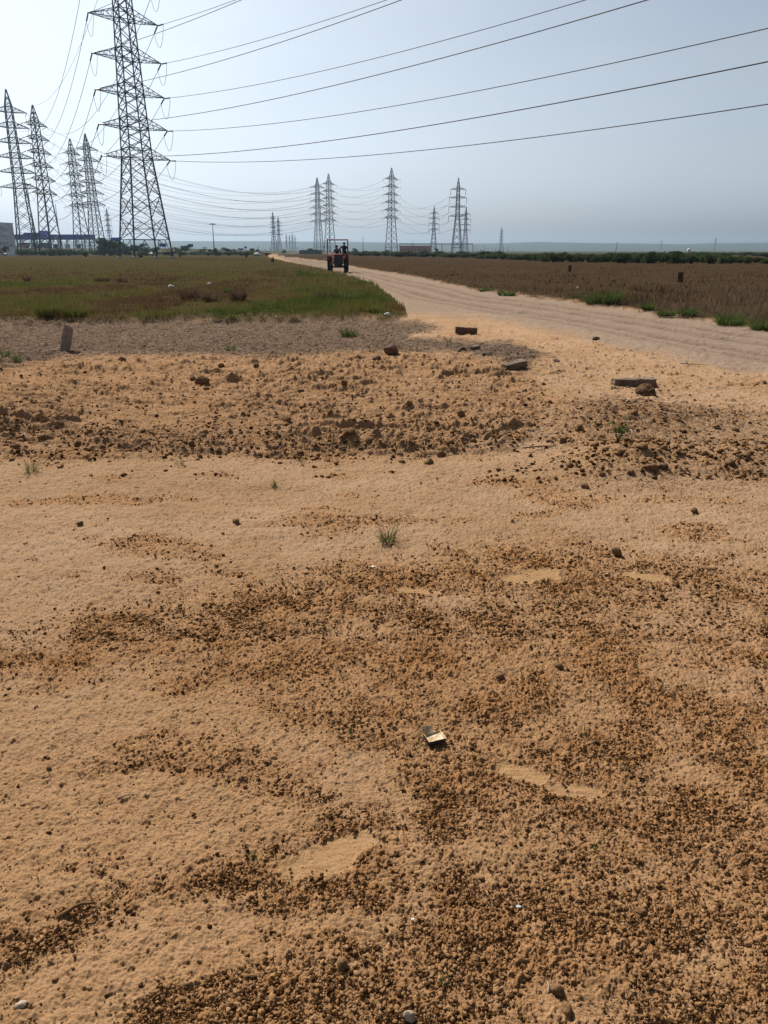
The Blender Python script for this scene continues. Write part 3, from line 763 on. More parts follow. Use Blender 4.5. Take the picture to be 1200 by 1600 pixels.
# ------------------------------------------------------------------ stones, slabs and small things on the bare ground
M_clod = simple('dark_clod', (.22,.128,.066), (.12,.066,.032), 40, .95, .05, 0, .01)
M_crack = simple('cracked_clod', (.13,.078,.042), (.065,.038,.02), 22, .95, .05, 0, .03)
M_rock = simple('brown_stone', (.17,.10,.066), (.10,.06,.04), 14, .9, .1, 0, .01)
M_slab = simple('grey_slab', (.20,.15,.115), (.10,.072,.052), 9, .9, .1, 0, .008)
M_pale = simple('pale_stone', (.42,.34,.26), (.30,.24,.18), 30, .85, .15, 0, .005)
M_white = simple('white_plastic', (.75,.75,.74), (.6,.6,.58), 12, .6, .3)
M_postc = simple('weathered_post', (.36,.29,.24), (.24,.18,.145), 12, .9, .1, 0, .012)
def stone_mesh(seed, rx, ry, rz, rough=.35, cut=3, verts=(IV3, IT3)):
    r_ = random.Random(seed); V = verts[0].copy()
    off = Vector((seed*3.7 % 50, seed*1.3 % 50, seed*2.9 % 50))
    f = np.array([1+rough*(mnoise.noise(Vector(v)*1.3+off)*.8+mnoise.noise(Vector(v)*3.1+off)*.4+mnoise.noise(Vector(v)*7+off)*.2) for v in V])
    V = V*f[:, None]
    for _ in range(cut):
        n = np.array([r_.uniform(-1, 1), r_.uniform(-1, 1), r_.uniform(-.2, 1)]); n /= np.linalg.norm(n); d = V@n; lim = .62
        V = V-np.maximum(d-lim, 0)[:, None]*n*.85
    return V*np.array([rx, ry, rz]), verts[1]
def stone(name, px, py, wpx, mat, label, cat, group=None, asp=(1, .8, .7), sink=.3, rough=.35, cut=3, rz=None, fine=True):
    x, y, z = on(px, py); w = wpx/metre_px(y)/2
    V, T = stone_mesh(int(px*7+py), w*asp[0], w*asp[1], w*asp[2], rough, cut, (IV3, IT3) if fine else (IV2, IT2))
    o = link(name, npmesh(name, V, None, T), mat); o.location = (x, y+w*asp[1]*.6, z+w*asp[2]*(1-sink*2)); o.rotation_euler = (0, 0, rnd.uniform(0, 6.28) if rz is None else rz)
    return tag(o, label, cat, group)
def slab(name, px, py, wpx, depth, hgt, rz, tilt, mat, label, cat, chip=.06, dz=0.0):
    x, y, z = on(px, py); w = wpx/metre_px(y)
    bm = bmesh.new(); bmesh.ops.create_cube(bm, size=1); bmesh.ops.subdivide_edges(bm, edges=bm.edges[:], cuts=9, use_grid_fill=True)
    off = Vector((px, py, 0))
    for v in bm.verts:
        p = Vector((v.co.x*w, v.co.y*depth, v.co.z*hgt)); e = sum(1 for c in v.co if abs(c) > .49)
        n = mnoise.noise(p*9+off)*.5+mnoise.noise(p*25+off)*.3
        p -= Vector((v.co.x*w, v.co.y*depth, v.co.z*hgt)).normalized()*min(hgt, depth)*chip*(abs(n)*2*(1 if e < 2 else 2.6))
        if abs(v.co.x) > .32:   # broken ends
            p.x -= math.copysign(w*.05*(abs(mnoise.noise(Vector((p.y*14, p.z*14, px))))*2), v.co.x)
        p.z -= hgt*.22*max(0, mnoise.noise(Vector((p.x*5, p.y*6, py)))-.05) if v.co.z > .3 else 0
        p += Vector((mnoise.noise(p*30), mnoise.noise(p*30+Vector((7,0,0))), mnoise.noise(p*30+Vector((0,7,0)))))*.006
        v.co = p
    me = bpy.data.meshes.new(name); bm.to_mesh(me); bm.free()
    o = link(name, me, mat); o.location = (x, y, z+hgt*.34+dz); o.rotation_euler = (tilt[0], tilt[1], rz)
    return tag(o, label, cat)
slab('brick', 728, 523, 35, .16, .13, R(-2), (0, R(3)), M_rock, 'dark brown brick lying alone on the sand beside the road', 'brick', .10)
slab('stone_slab', 803, 575, 42, .14, .09, R(24), (R(4), R(-9)), M_slab, 'pale tilted slab on the straw, light edge up', 'slab', .10, .02)
slab('stone_slab', 990, 603, 66, .20, .11, R(-4), (R(-4), R(-2)), M_slab, 'long grey slab behind a rounded clod, half sunk in sand', 'slab', .12)
stone('earth_clod', 1012, 618, 36, M_crack, 'rounded cracked clod leaning in front of the long grey slab', 'clod', 'large clods', (1, .8, .62), .2, .6, 6)
stone('boulder', 612, 556, 28, M_rock, 'reddish brown squarish block on the sand, biggest of the rubble', 'rock', None, (1, .7, .72), .08, .22, 6, 0)
stone('boulder', 588, 562, 16, M_rock, 'small brown rock just left of the reddish block', 'rock', None, (1, .8, .8), .1, .3, 4)
for (px, py, w, lab) in [(722,549,16,'grey stone in the straw left of the tilted slab'), (742,547,20,'flat grey stone beside another in the straw'), (762,556,20,'low grey stone in the straw nearest the tilted slab'), (870,566,12,'dark round stone on sand between two slabs'), (932,531,14,'flat dark stone alone on the sandy road shoulder'), (697,600,10,'small dark round stone on bare sand under the straw')]:
    stone('stone', px, py, w, M_slab if w > 14 else M_rock, lab, 'stone', 'loose stones', (1, .8, .5), .2, .35, 4)
clods = [(313,600,30),(300,592,16),(322,607,14),(625,682,20),(640,686,18),(548,694,26),(535,702,18),(720,650,18),(640,636,16),(668,634,18),(455,592,22),(470,598,18),(540,600,20),(470,612,14),(450,660,18),(380,650,14),(580,700,22),(705,690,20),(740,690,18),(765,694,14),(690,712,24),(628,722,15),(670,724,22),(625,705,14),(22,700,20),(68,684,26),(120,690,20),(160,700,15),(225,690,14),(300,702,16),(340,700,18),(430,702,20),(200,706,14),(265,705,12),(360,677,12),(24,661,12),
 (905,672,22),(880,690,20),(930,700,18),(965,672,22),(990,660,18),(1000,734,26),(1015,748,28),(1035,744,22),(968,736,20),(890,735,16),(1060,705,16),(1080,702,16),(1100,725,16),(1140,738,24),(1165,730,20),(985,752,18),(940,752,16),(915,762,18),(1035,725,20),(860,690,16),(1010,695,14),(1120,670,16),(1060,664,14),(1150,672,14),(945,725,14),
 (505,628,14),(420,632,16),(515,648,14),(590,650,14),(565,620,12),(345,570,16),(190,562,18),(90,625,16),(40,626,18),(150,612,12),(250,615,10),(400,575,14),(860,630,14),(800,650,12),(820,610,12),(850,600,10)]
for i, (px, py, w) in enumerate(clods):
    near_ = 'in the broken ridge across the sand' if 665 < py < 730 and px < 790 else ('on the dug mound by the long slab' if px > 840 else 'on the churned sand behind the ridge')
    stone('earth_clod', px, py+2, w*.82, M_clod, 'dark dry earth clod lying '+near_, 'clod', ('ridge clods' if 'ridge across' in near_ else ('mound clods' if 'mound' in near_ else 'churned sand clods')), (1, .8, .68), .22, .5, 3, fine=False)
for (px, py, w, lab) in [(535,1516,22,'dark lump of soil in the lower centre of the sand'), (872,1556,26,'cube-like brown lump among the clods at the lower right'), (886,1588,26,'pale-topped lump right at the bottom edge'), (782,1062,16,'small dark twiggy lump in the middle of the clods'), (874,1046,16,'single dark clod right of the twiggy lump'), (125,822,12,'dark flat pebble alone on the left sand'), (368,819,14,'dark pebble left of the green tuft, on smooth sand'), (965,869,20,'dark pebble pair at the top of the brown patch'), (1086,801,12,'dark pebble on the pale sand at the far right'), (815,1508,18,'dark clod in the brown patch at the lower right'), (1005,1433,16,'dark pebble near the pale bare patch at lower right'), (75,1204,10,'tiny dark pebble on the left sand')]:
    stone('pebble', px, py, w, M_clod, lab, 'pebble', 'single pebbles', (1, .85, .75), .12, .4, 4, fine=False)
stone('pale_stone', 30, 1577, 22, M_pale, 'flat pale stone chip at the lower left corner', 'stone', None, (1, .7, .5), .1, .25, 5, R(30))
stone('pale_stone', 640, 1392+206, 22, M_pale, 'pale pointed stone cut by the bottom edge', 'stone', None, (1, .7, 1.0), .1, .25, 5)
# leaning marker post
x, y, z = on(101, 549); b = MB()
pts = [(-.09,-.05,0),(.09,-.05,0),(.09,.05,0),(-.09,.05,0)]
bm = bmesh.new(); bmesh.ops.create_cube(bm, size=1); bmesh.ops.subdivide_edges(bm, edges=bm.edges[:], cuts=6, use_grid_fill=True)
for v in bm.verts:
    p = Vector((v.co.x*.15, v.co.y*.11, (v.co.z+.5)*.50-.06)); tp = v.co.z+.5
    if tp > .9: p.z -= .05*max(0, v.co.x+.1)+.02*abs(mnoise.noise(p*20))
    e = sum(1 for c in v.co if abs(c) > .49)
    p.x += .018*mnoise.noise(p*14)+ (-.012*np.sign(v.co.x) if e > 1 else 0); p.y += .014*mnoise.noise(p*14+Vector((5,5,5)))
    v.co = p
me = bpy.data.meshes.new('marker_post'); bm.to_mesh(me); bm.free()
o = link('marker_post', me, M_postc); o.location = (x, y, z); o.rotation_euler = (R(-5), R(15), R(12)); tag(o, 'short leaning concrete marker post on the straw strip, left side', 'post', 'marker posts')
for (px, py, hpx, wpx, lab) in [(1061, 443, 14, 9, 'stubby dark marker post standing in the dry field, right side'), (889.5, 426, 9, 5, 'small thin marker stub farther back in the dry field')]:
    x, y = ground_at(px, py); s_ = metre_px(float(y)); bm = bmesh.new(); bmesh.ops.create_cube(bm, size=1); bmesh.ops.subdivide_edges(bm, edges=bm.edges[:], cuts=3, use_grid_fill=True)
    for v in bm.verts:
        p = Vector((v.co.x*wpx/s_, v.co.y*.2, (v.co.z+.5)*(hpx/s_+.25)-.2)); v.co = p+Vector((mnoise.noise(p*6), mnoise.noise(p*6+Vector((3,3,3))), 0))*.04
    me = bpy.data.meshes.new('marker_post'); bm.to_mesh(me); bm.free(); o = link('marker_post', me, M_crack); o.location = (float(x), float(y), .05); tag(o, lab, 'post', 'marker posts')
# dropped little cardboard box
x, y, z = on(679, 1158); root = empty('cigarette_box', (x, y, z+.007), R(24), 'small crushed open cardboard box with cream inside on brown clods', 'box')
M_card = simple('dark_card', (.05,.055,.05), (.03,.03,.03), 60, .6, .3); M_cream = simple('cream_card', (.62,.52,.34), (.28,.15,.07), 70, .7, .2)
b = MB(); L, W, Hh = .034, .025, .015
def rim(px_, py_, f): return (px_*L*f, py_*W*f, Hh+.003*math.sin(px_*3+py_*2))
out = [(-L,-W),(L*.9,-W*1.05),(L,W),(-L*.95,W*.95)]
vo = [(a*.94, c*.94, 0) for a, c in out]+[(a, c, Hh+(.004 if i == 3 else -.002*i)) for i, (a, c) in enumerate(out)]
vi = [(a*.92, c*.9, Hh-.001+(.004 if i == 3 else -.002*i)) for i, (a, c) in enumerate(out)]+[(a*.86, c*.84, .006) for a, c in out]
b.add(vo, [(3,2,1,0),(0,1,5,4),(1,2,6,5),(2,3,7,6),(3,0,4,7)]); b.build('sleeve', M_card, root)
b = MB(); b.add(vo[4:]+vi, [(0,1,5,4),(1,2,6,5),(2,3,7,6),(3,0,4,7),(4,5,9,8),(5,6,10,9),(6,7,11,10),(7,4,8,11),(8,9,10,11)]); b.build('tray', M_cream, root)
b = MB(); b.add([(-L*.95,W*.95,Hh+.004),(0,W,Hh),(.004,W*1.5,Hh+.014),(-L*.9,W*1.45,Hh+.02)], [(0,1,2,3)]); fl = b.build('flap', M_cream, root); fl.modifiers.new('thickness', 'SOLIDIFY').thickness = .0012
# scraps of litter
def scrap(px, py, wpx, mat, label, cat='scrap', hfac=.5):
    x, y, z = on(px, py); w = wpx/metre_px(y)/2
    V, T = stone_mesh(int(px*3+py), w, w*.7, w*hfac, .8, 1, (IV2, IT2)); o = link('litter_scrap', npmesh('litter_scrap', V, None, T), mat); o.location = (x, y, z+w*hfac*.5)
    return tag(o, label, cat, 'scraps of litter')
M_blue = simple('pale_blue_film', (.42,.52,.60), (.3,.4,.48), 50, .4, .4)
for a in [(605,492,9,M_white,'crumpled white bag at the corner of the grass beside the road'), (267,450,8,M_white,'white scrap of litter in the left grass field'), (327,444,7,M_white,'small white scrap in the grass right of another'), (811,1417,9,M_blue,'torn pale blue plastic scrap among the clods'), (645,1438,6,M_white,'tiny white scrap on the soil below the box'), (583,886,9,M_white,'whitish flake at the edge of the brown patch'), (658,590,8,M_white,'white sliver on churned sand'), (786,461,5,M_white,'white speck at the road edge beside the dry field'), (1068,568,14,M_pale,'pale flat stick end on the sandy shoulder'), (903,450,4,M_white,'small white speck out in the dry field')]:
    scrap(*a, hfac=.22 if a[3] in (M_blue,) or a[0] in (458, 658, 1068, 583) else .7)
# twigs and dead stalks
M_twig = simple('dry_twig', (.38,.29,.2), (.24,.17,.11), 30, .9, .1)
for (px, py, L, ang, lab, thick) in [(925,1163,34,25,'short pale curved twig right of the little box','a'), (780,1052,26,120,'dry twig on the twiggy lump','a'), (1085,571,40,-8,'dark stick on the sandy shoulder right of the long slab','a'), (905,655,50,100,'bent pale stalk on the dug mound, left one','a'), (985,680,44,80,'bent pale stalk on the dug mound beside the weed','a'), (40,686,46,-55,'pale broken stalk leaning in the ridge at the left edge','b'), (850,700,70,8,'long dark root lying at the foot of the mound','a'), (856,1545,30,80,'thin upright dry stem at the lower right','a'), (120,1425,60,35,'dark sliver of crust lying at the lower left','b'), (200,1245,34,20,'fine twig on the left sand','a')]:
    x, y, z = on(px, py); s_ = metre_px(y); l = L/s_; r_ = (.0028 if thick == 'a' else .006)*(1 if y < 4 else 2.2); a = R(ang)
    pts = []
    for i in range(7):
        t = i/6; pts.append((x+math.cos(a)*l*(t-.5)+.04*l*math.sin(t*6), y+math.sin(a)*l*(t-.5)*.8, z+r_+.25*l*math.sin(t*3.1)*(abs(math.sin(a)))))
    b = MB(); b.tube(pts, [r_*(1-.5*i/6) for i in range(7)], 5); tag(b.build('twig', M_clod if 'dark' in lab else M_twig, None, True), lab, 'twig', 'twigs and stalks')
# weeds and tufts
def tuft(px, py, wpx, hpx, n, label, green=.5, lean=(.3, 1.2), mat=M_green, name='grass_tuft', cat='tuft', group='tufts on the bare soil'):
    x, y, z = on(px, py); s_ = metre_px(y); w = wpx/s_/2; hh = hpx/s_*1.2
    a = rng.uniform(0, 6.28, n); r_ = np.sqrt(rng.uniform(0, 1, n))*w*.45
    az = a+rng.normal(0, .5, n)
    v = blades(r_*np.cos(a), r_*np.sin(a)*.8, np.full(n, -.005), hh*rng.uniform(.4, 1.1, n), np.maximum(.0022, y*.00055)*rng.uniform(.7, 1.4, n), rng.uniform(lean[0], lean[1], n), az, np.full(n, green), tintvar=.22)
    o = blade_obj(name, mat, [v]); o.location = (x, y, z); return tag(o, label, cat, group)
for a in [(606,846,48,26,150,'green grass tuft alone on the pale sand in mid picture'), (50,738,34,22,60,'bright green tuft below the ridge at the left edge'), (430,761,16,12,40,'tiny green tuft on sand below the ridge centre'), (281,726,30,14,26,'sparse green sprig just below the ridge, left of centre'), (545,526,44,16,160,'dense low green tuft on the straw strip in front of the grass'), (10,558,24,16,60,'green tuft on the straw at the very left edge'), (28,566,22,14,50,'green tuft on the straw, second from the left edge'), (360,548,32,12,50,'thin grass clump on the straw strip, left of centre'), (472,724,18,18,16,'sparse stems below the ridge in mid picture'), (700,535,18,8,30,'small green patch on the straw near the brick'), (847,1112,22,12,22,'small seedling among clods right of the box'), (975,1201,22,14,22,'seedling among clods at right of the sandy footprints'), (550,1146,16,16,18,'seedling at the left rim of the brown patch'), (80,1082,12,22,12,'thin sprig on the left sand'), (945,1018,12,10,16,'tiny sprig in the upper brown patch'), (820,964,12,8,14,'tiny green sprout in the upper brown patch'), (870,951,12,8,14,'another tiny green sprout below the long footprint'), (911,1147,10,22,12,'upright thin sprig right of the seedling'), (700,1540,14,18,18,'small seedling at the bottom, right of centre'), (76,1206,8,10,10,'tiny sprout on the left sand'), (398,1338,12,10,14,'sprout at the top of the lower left clods'), (664,1166,14,14,9,'green blades sprouting beside the little box'), (368,1140,9,8,9,'tiny sprout on the pale sand left of the box'), (925,1330,12,20,9,'thin bent stem in the pale patch at right')]:
    tuft(*a)
# leafy weed on the mound
x, y, z = on(965, 697); root = empty('weed', (x, y, z), 0, 'bright green leafy weed growing on the dug mound', 'weed')
b = MB(); stems = []
for k in range(5):
    a = k*1.3; tip = Vector((.05*math.cos(a)*(1+k*.2), .04*math.sin(a), .10+.025*k)); stems.append(tip); b.tube([(0,0,0), tip*.5+Vector((0,0,.01)), tip], [.003, .0025, .0015], 5)
b.build('stem', M_green, root); V = []; Q = []; n = 0
for tip in stems:
    for j in range(9):
        c = np.array(tip)*rng.uniform(.35, 1.05)+rng.normal(0, .014, 3); u = rng.normal(0, 1, 3); u /= np.linalg.norm(u); w_ = np.cross(u, rng.normal(0, 1, 3)); w_ /= np.linalg.norm(w_)
        V += [c-u*.017, c+w_*.009, c+u*.017, c-w_*.009]; Q.append([n, n+1, n+2, n+3]); n += 4
me = npmesh('leaf_blades', V, Q); tint(me, np.repeat(rng.uniform(.2, .9, len(Q)), 4)); link('foliage', me, M_green, root)

# ------------------------------------------------------------------ bushes and trees
def leaf_cloud(blobs, n, leaf, seed, core=.5):
    g = np.random.default_rng(seed); C = []; T = []
    vol = np.array([b[3]*b[4]*b[5] for b in blobs])**.8; vol /= vol.sum()
    which = g.choice(len(blobs), n, p=vol); B = np.array(blobs)[which]
    d = g.normal(0, 1, (n, 3)); d /= np.linalg.norm(d, axis=1)[:, None]
    r = (core+(1-core)*g.uniform(0, 1, n)**.6)*g.uniform(.8, 1.12, n)
    P = B[:, :3]+d*r[:, None]*B[:, 3:6]
    k = P[:, 2] > .02; P = P[k]; n = len(P)
    cl = np.array([mnoise.noise(Vector(p)*(1.1/max(.35, leaf*4))+Vector((seed, 0, 0))) for p in P])
    k = cl > -.38; P = P[k]; cl = cl[k]; n = len(P)
    u = g.normal(0, 1, (n, 3)); u /= np.linalg.norm(u, axis=1)[:, None]; w_ = np.cross(u, g.normal(0, 1, (n, 3))); w_ /= np.linalg.norm(w_, axis=1)[:, None]
    s_ = leaf*g.uniform(.6, 1.5, n)[:, None]
    V = np.stack([P-u*s_, P+w_*s_*.6, P+u*s_, P-w_*s_*.6], 1).reshape(-1, 3); Q = np.arange(n*4).reshape(-1, 4)
    return V, Q, np.repeat(np.clip(.45+.5*cl+g.normal(0, .16, n), 0, 1), 4)
def shrub_proto(seed, w, h, n=1500, leaf=.075, mat=M_scrub, name='shrub'):
    r_ = random.Random(seed); bl = []
    for i in range(7):
        a = r_.uniform(0, 6.28); d = r_.uniform(0, .6)*w; rr = r_.uniform(.3, .55)
        bl.append((d*math.cos(a), d*math.sin(a), r_.uniform(.25, .72)*h, rr*w, rr*w, r_.uniform(.22, .36)*h))
    V, Q, t = leaf_cloud(bl, n, leaf, seed)
    nb = len(V); b = MB()
    for i in range(6):
        c = bl[i]; b.tube([(c[0]*.1, c[1]*.1, -.1), (c[0]*.6, c[1]*.6, c[2]*.5), (c[0], c[1], c[2]+.1*h)], [.035*h, .025*h, .01*h], 4, False)
    V = np.concatenate([V, np.array(b.v)]); Q = np.concatenate([Q, np.array(b.f)+nb]); t = np.concatenate([t, np.zeros(len(b.v))])
    me = npmesh(name, V, Q); tint(me, t); me.materials.append(mat); return me
shrub_meshes = [shrub_proto(i, .95, 1.6, 1700, .07) for i in range(5)]
def shrub(me, x, y, sx, sz, label, group, z=0, cat='bush'):
    o = bpy.data.objects.new('shrub', me); COL.objects.link(o); o.location = (x, y, z); o.rotation_euler = (0, 0, rnd.uniform(0, 6.28)); o.scale = (sx, sx, sz)
    return tag(o, label, cat, group)
# long scrub hedge beyond the dry field
for i in range(92):
    px = 745+i*6.9+rnd.uniform(-5, 5); D = float(np.interp(px, [745, 850, 1000, 1400], [185, 122, 106, 100]))+rnd.uniform(0, 14)
    top = float(np.interp(px, [745, 800, 900, 1000, 1055, 1100, 1150, 1200, 1400], [397.5, 395.8, 394.6, 394, 391.5, 395.5, 399, 401, 401]))
    h = max(.6, hz(top, D)*rnd.uniform(.8, 1.1)); shrub(rnd.choice(shrub_meshes), at(px, D), D, max(1.0, D*.0105)*rnd.uniform(.8, 1.3), h/1.6, 'dark green scrub bush in the long hedge across the dry field', 'scrub hedge bushes')
for i in range(64):
    px = 985+i*6.5+rnd.uniform(-6, 6); D = rnd.uniform(170, 420)
    shrub(rnd.choice(shrub_meshes), at(px, D), D, rnd.uniform(2.4, 4.2), rnd.uniform(.65, 1.0), 'hazy far bush on the plain beyond the long hedge', 'bushes beyond the hedge')
for i in range(46):
    px = 545+i*5.2+rnd.uniform(-4, 4); D = float(np.interp(px, [545, 640, 790], [300, 235, 190]))+rnd.uniform(0, 60)
    shrub(rnd.choice(shrub_meshes), at(px, D), D, rnd.uniform(2.0, 3.4), rnd.uniform(.7, 1.25), 'low hazy green bush in the scrub between tractor and hedge', 'middle scrub bushes')
for i in range(70):
    px = -90+i*7.3+rnd.uniform(-6, 6); D = rnd.uniform(290, 420)
    h = rnd.uniform(1.8, 3.0) if px < 200 else rnd.uniform(1.1, 1.9)
    shrub(rnd.choice(shrub_meshes), at(px, D), D, rnd.uniform(2.2, 4.0), h/1.6, 'dark bush in the ragged growth at the back of the grass field', 'back of field bushes')
for (px, py, w, h) in [(134,402,11,9),(338,401,9,14),(108,400,12,8),(282,402,5,7),(385,404,5,9),(427,411,6,9),(220,403,10,5),(150,398,18,6)]:
    x, y = ground_at(px, py); s_ = metre_px(float(y)); shrub(shrub_meshes[int(px) % 5], float(x), float(y), w/s_/1.7, h/s_/1.5, 'single dark shrub standing out in the grass field', 'shrubs in the grass field')
# fresh green weeds along the road edge
for (px, py, w, h, lab) in [(925,476,26,16,'bright green weed clump left of a second at the right road edge'), (955,478,46,20,'wide bright green weed clump at the right road edge'), (1010,484,26,14,'green weed clump right of the wide one at the road edge'), (1040,496,40,14,'low green weed clump on the road verge between two others'), (1075,497,34,12,'low green weed clump hugging the road verge'), (1140,508,60,24,'big green weed clump near the right picture edge'), (1190,516,50,22,'green weed clump cut by the right picture edge'), (790,462,30,9,'low green growth at the far road edge'), (760,456,24,8,'small green growth at the far road edge, left one'), (905,465,16,8,'small weed clump before the wide bright one')]:
    tuft(px+rnd.uniform(-4, 4), py, w*rnd.uniform(1.2, 2.0), h*rnd.uniform(.8, 1.35), int(w*rnd.uniform(6, 11)), lab, .45, (.3, 1.7), M_green, 'weed_clump', 'weeds', 'road edge weeds')
for (px, py, w, h, lab) in [(75,503,44,30,'tall green grass clump at the left end of the field edge'), (118,503,50,24,'tall green grass clump right of another on the field edge'), (540,470,60,22,'tall grass growing at the corner of field and road'), (575,487,44,16,'green fringe of grass on the road corner'), (478,432,46,14,'green grass clump beside the dirt road, left side'), (420,478,40,9,'light green grass in the field near the corner'), (355,458,18,14,'green upright clump amid the dry stalks'), (168,464,12,10,'small green clump in the brown grass')]:
    tuft(px, py, w*1.5, h*.72, int(w*9), lab, .78, (.15, 1.1), M_grass if py > 480 else M_green, 'grass_clump', 'grass clump', 'field grass clumps')
# dead stalk heaps in the left field
for (px, py, w, h, lab) in [(298,470,44,24,'heap of dry brown stalks in the left grass'), (372,470,36,24,'brown stalk heap right of another in the grass'), (42,440,16,12,'small brown stalk heap at left'), (330,472,30,18,'middle brown stalk heap in the grass'), (160,440,40,8,'low brown stalk heap under the tallest pylon'), (510,470,44,18,'reddish dry growth near the grass corner'), (190,441,30,7,'flat brown stalks left of litter')]:
    tuft(px, py, w*1.2, h*.9, int(w*7), lab, .35, (.4, 1.3), M_dry, 'stalk_heap', 'dry stalks', 'dry stalk heaps')

def tree_proto(seed, h, spread, trunk=.3):
    r_ = random.Random(seed); root = empty('tree'); b = MB(); bl = []
    b.tube([(0,0,-.2), (.05*h*r_.uniform(-1,1), 0, h*trunk*.6), (.08*h*r_.uniform(-1,1), .03*h, h*.75)], [.035*h, .026*h, .008*h], 7)
    for i in range(9):
        a = i*2.4+r_.uniform(-.4, .4); d = spread*h*r_.uniform(.25, .62); zz = h*r_.uniform(trunk+.12, .9)
        tip = (d*math.cos(a), d*math.sin(a), zz); b.tube([(0,0,h*trunk*r_.uniform(.6,1.3)), (tip[0]*.5, tip[1]*.5, zz*.85), tip], [.015*h, .01*h, .004*h], 5)
        rr = r_.uniform(.14, .24)*h; bl.append((*tip, rr*1.3, rr*1.3, rr*.75))
    b.build('trunk', M_bark, root, True)
    V, Q, t = leaf_cloud(bl, 2600, h*.028, seed, .35); me = npmesh('crown', V, Q); tint(me, t); link('crown', me, M_leaf, root)
    return root
tp = [tree_proto(3, 6, .5), tree_proto(8, 6, .62, .2), tree_proto(21, 6, .42, .35)]
used_t = set()
trees = [(172,300,371.5,1.2,'broad dark tree behind the foot of the tallest pylon, left side'), (186,320,376,1.0,'dark tree touching the left leg of the tallest pylon'), (162,310,380,.9,'low tree left of the tallest pylon'), (212,330,382,1.1,'dark tree seen between the legs of the tallest pylon'), (226,340,380,.8,'tree inside the foot of the tallest pylon'), (202,345,384,1.0,'low tree behind the pylon legs'), (244,350,385,.9,'small tree at the right leg of the tallest pylon'), (276,420,386,.8,'tiny tree right of the tallest pylon'), (291,400,383,1.1,'round tree under the twin blue boards'), (284,410,387,.9,'low tree left of the round one'), (318,430,388.5,1.3,'low spreading green tree left of the tall lamp'), (330,440,389,1.0,'green tree at the foot of the tall lamp'), (355,430,386.5,1.2,'broad pale green tree right of the tall lamp'), (366,440,389,1.0,'low tree right of the broad pale green one'), (394,420,387.5,.8,'dark tree left of the road end'), (403,450,389,.7,'small dark tree at the road end'), (444,520,389.5,.8,'hazy tree beyond the road end'), (486,480,387.5,.9,'dark tree left of the tractor canopy'), (493,500,389.5,.9,'low dark tree touching the tractor canopy'), (554,300,388.0,.75,'dark dense tree just right of the tractor'), (572,330,391.5,1.2,'wide low green tree right of the dense dark one'), (588,340,392,1.2,'low green tree between the tractor and the lone pylon'), (606,340,390.5,.9,'tree at the foot of the lone tall pylon'), (640,360,394,1.2,'low scrubby tree before the brown building'), (663,330,390.5,.8,'rounded tree before the right half of the brown building'), (682,340,388,.5,'slim yellowish tree right of the brown building'), (1060,125,391.8,.8,'tree rising above the long hedge'), (1018,130,393.5,.9,'low round tree in the long hedge'), (1136,118,397,.9,'dark tree crown in the hedge near the right edge'), (10,330,384,.7,'small tree beside the pale building'), (18,340,383,.8,'tree between the pale building and the blue canopy'), (780,220,395,1.0,'green tree at the left start of the hedge')]
for i, (px, D, top, wf, lab) in enumerate(trees):
    k = i % 3; o = tp[k] if k not in used_t else copy_tree(tp[k]); used_t.add(k)
    h = hz(top, D); o.location = (at(px, D), D, 0); o.scale = (h/6*wf*1.35, h/6*wf*1.35, h/6); o.rotation_euler = (0, 0, rnd.uniform(0, 6.28)); tag(o, lab, 'tree', 'distant trees')

# ------------------------------------------------------------------ far buildings, masts and vehicles
M_pwall = simple('pale_wall', (.85,.86,.88), (.7,.71,.74), .3, .85, .1); M_blu = simple('blue_fascia', (.02,.075,.42), (.015,.06,.34), .3, .6, .3)
M_dark = simple('dark_opening', (.03,.032,.036), (.02,.02,.024), 1, .6, .3); M_brown = simple('brown_wall', (.52,.24,.17), (.44,.20,.14), .2, .9, .1)
M_orange = simple('orange_paint', (.65,.25,.03), (.5,.19,.02), .5, .7, .2); M_shed = simple('shed_sheet', (.10,.09,.09), (.065,.06,.06), .6, .8, .2)
M_pole = simple('pole_steel', (.16,.165,.175), (.11,.11,.12), 1, .6, .3, .4)
M_earth = simple('verge_earth', (.075,.075,.035), (.06,.045,.028), .4, .95, .05)
# raised road behind the canopy
b = MB(); prof = [(-18, 0), (-9, 3.6), (30, 3.6), (44, 0)]
xs = [-900, -420, -250, -140, -60, 40]; tops = [1, 1, 1, 1, .45, 0]
vs = [(X, 560+p[0], p[1]*tp_ - .05) for X, tp_ in zip(xs, tops) for p in prof]
b.add(vs, [(i*4+j, i*4+j+1, i*4+j+5, i*4+j+4) for i in range(5) for j in range(3)]); tag(b.build('embankment', M_earth), kind='structure')
EZ = 3.55
D = 566; root = empty('toll_canopy', (at(83.5, D), D, EZ), 0, 'long blue roofed toll canopy on pale columns behind the pylons', 'canopy')
x0 = at(20, D)-at(83.5, D); x1 = -x0; zb, zt = hz(374.5, D)-EZ, hz(366.5, D)-EZ
b = MB(); b.box(x0, -7, zb, x1, 7, zt-.002); b.build('roof', M_blu, root, bevel=.1)
b = MB(); b.box(at(48.5, D)-at(83.5, D), -6.5, zt, at(78, D)-at(83.5, D), 6.5, zt+1.2); b.box(at(70, D)-at(83.5, D), -5, zt+1.2, at(78, D)-at(83.5, D), 5, zt+2.4); b.build('roof_sign', M_blu, root, bevel=.1)
for k in range(9):
    px = 30+k*13.6; X = at(px, D)-at(83.5, D); b = MB(); b.beam((X, -4.5, 0), (X, -4.5, zb-.003), .9); b.beam((X, -4.5, zb-1.2), (X, 3, zb-.003), .35); b.build('column', M_pwall, root)
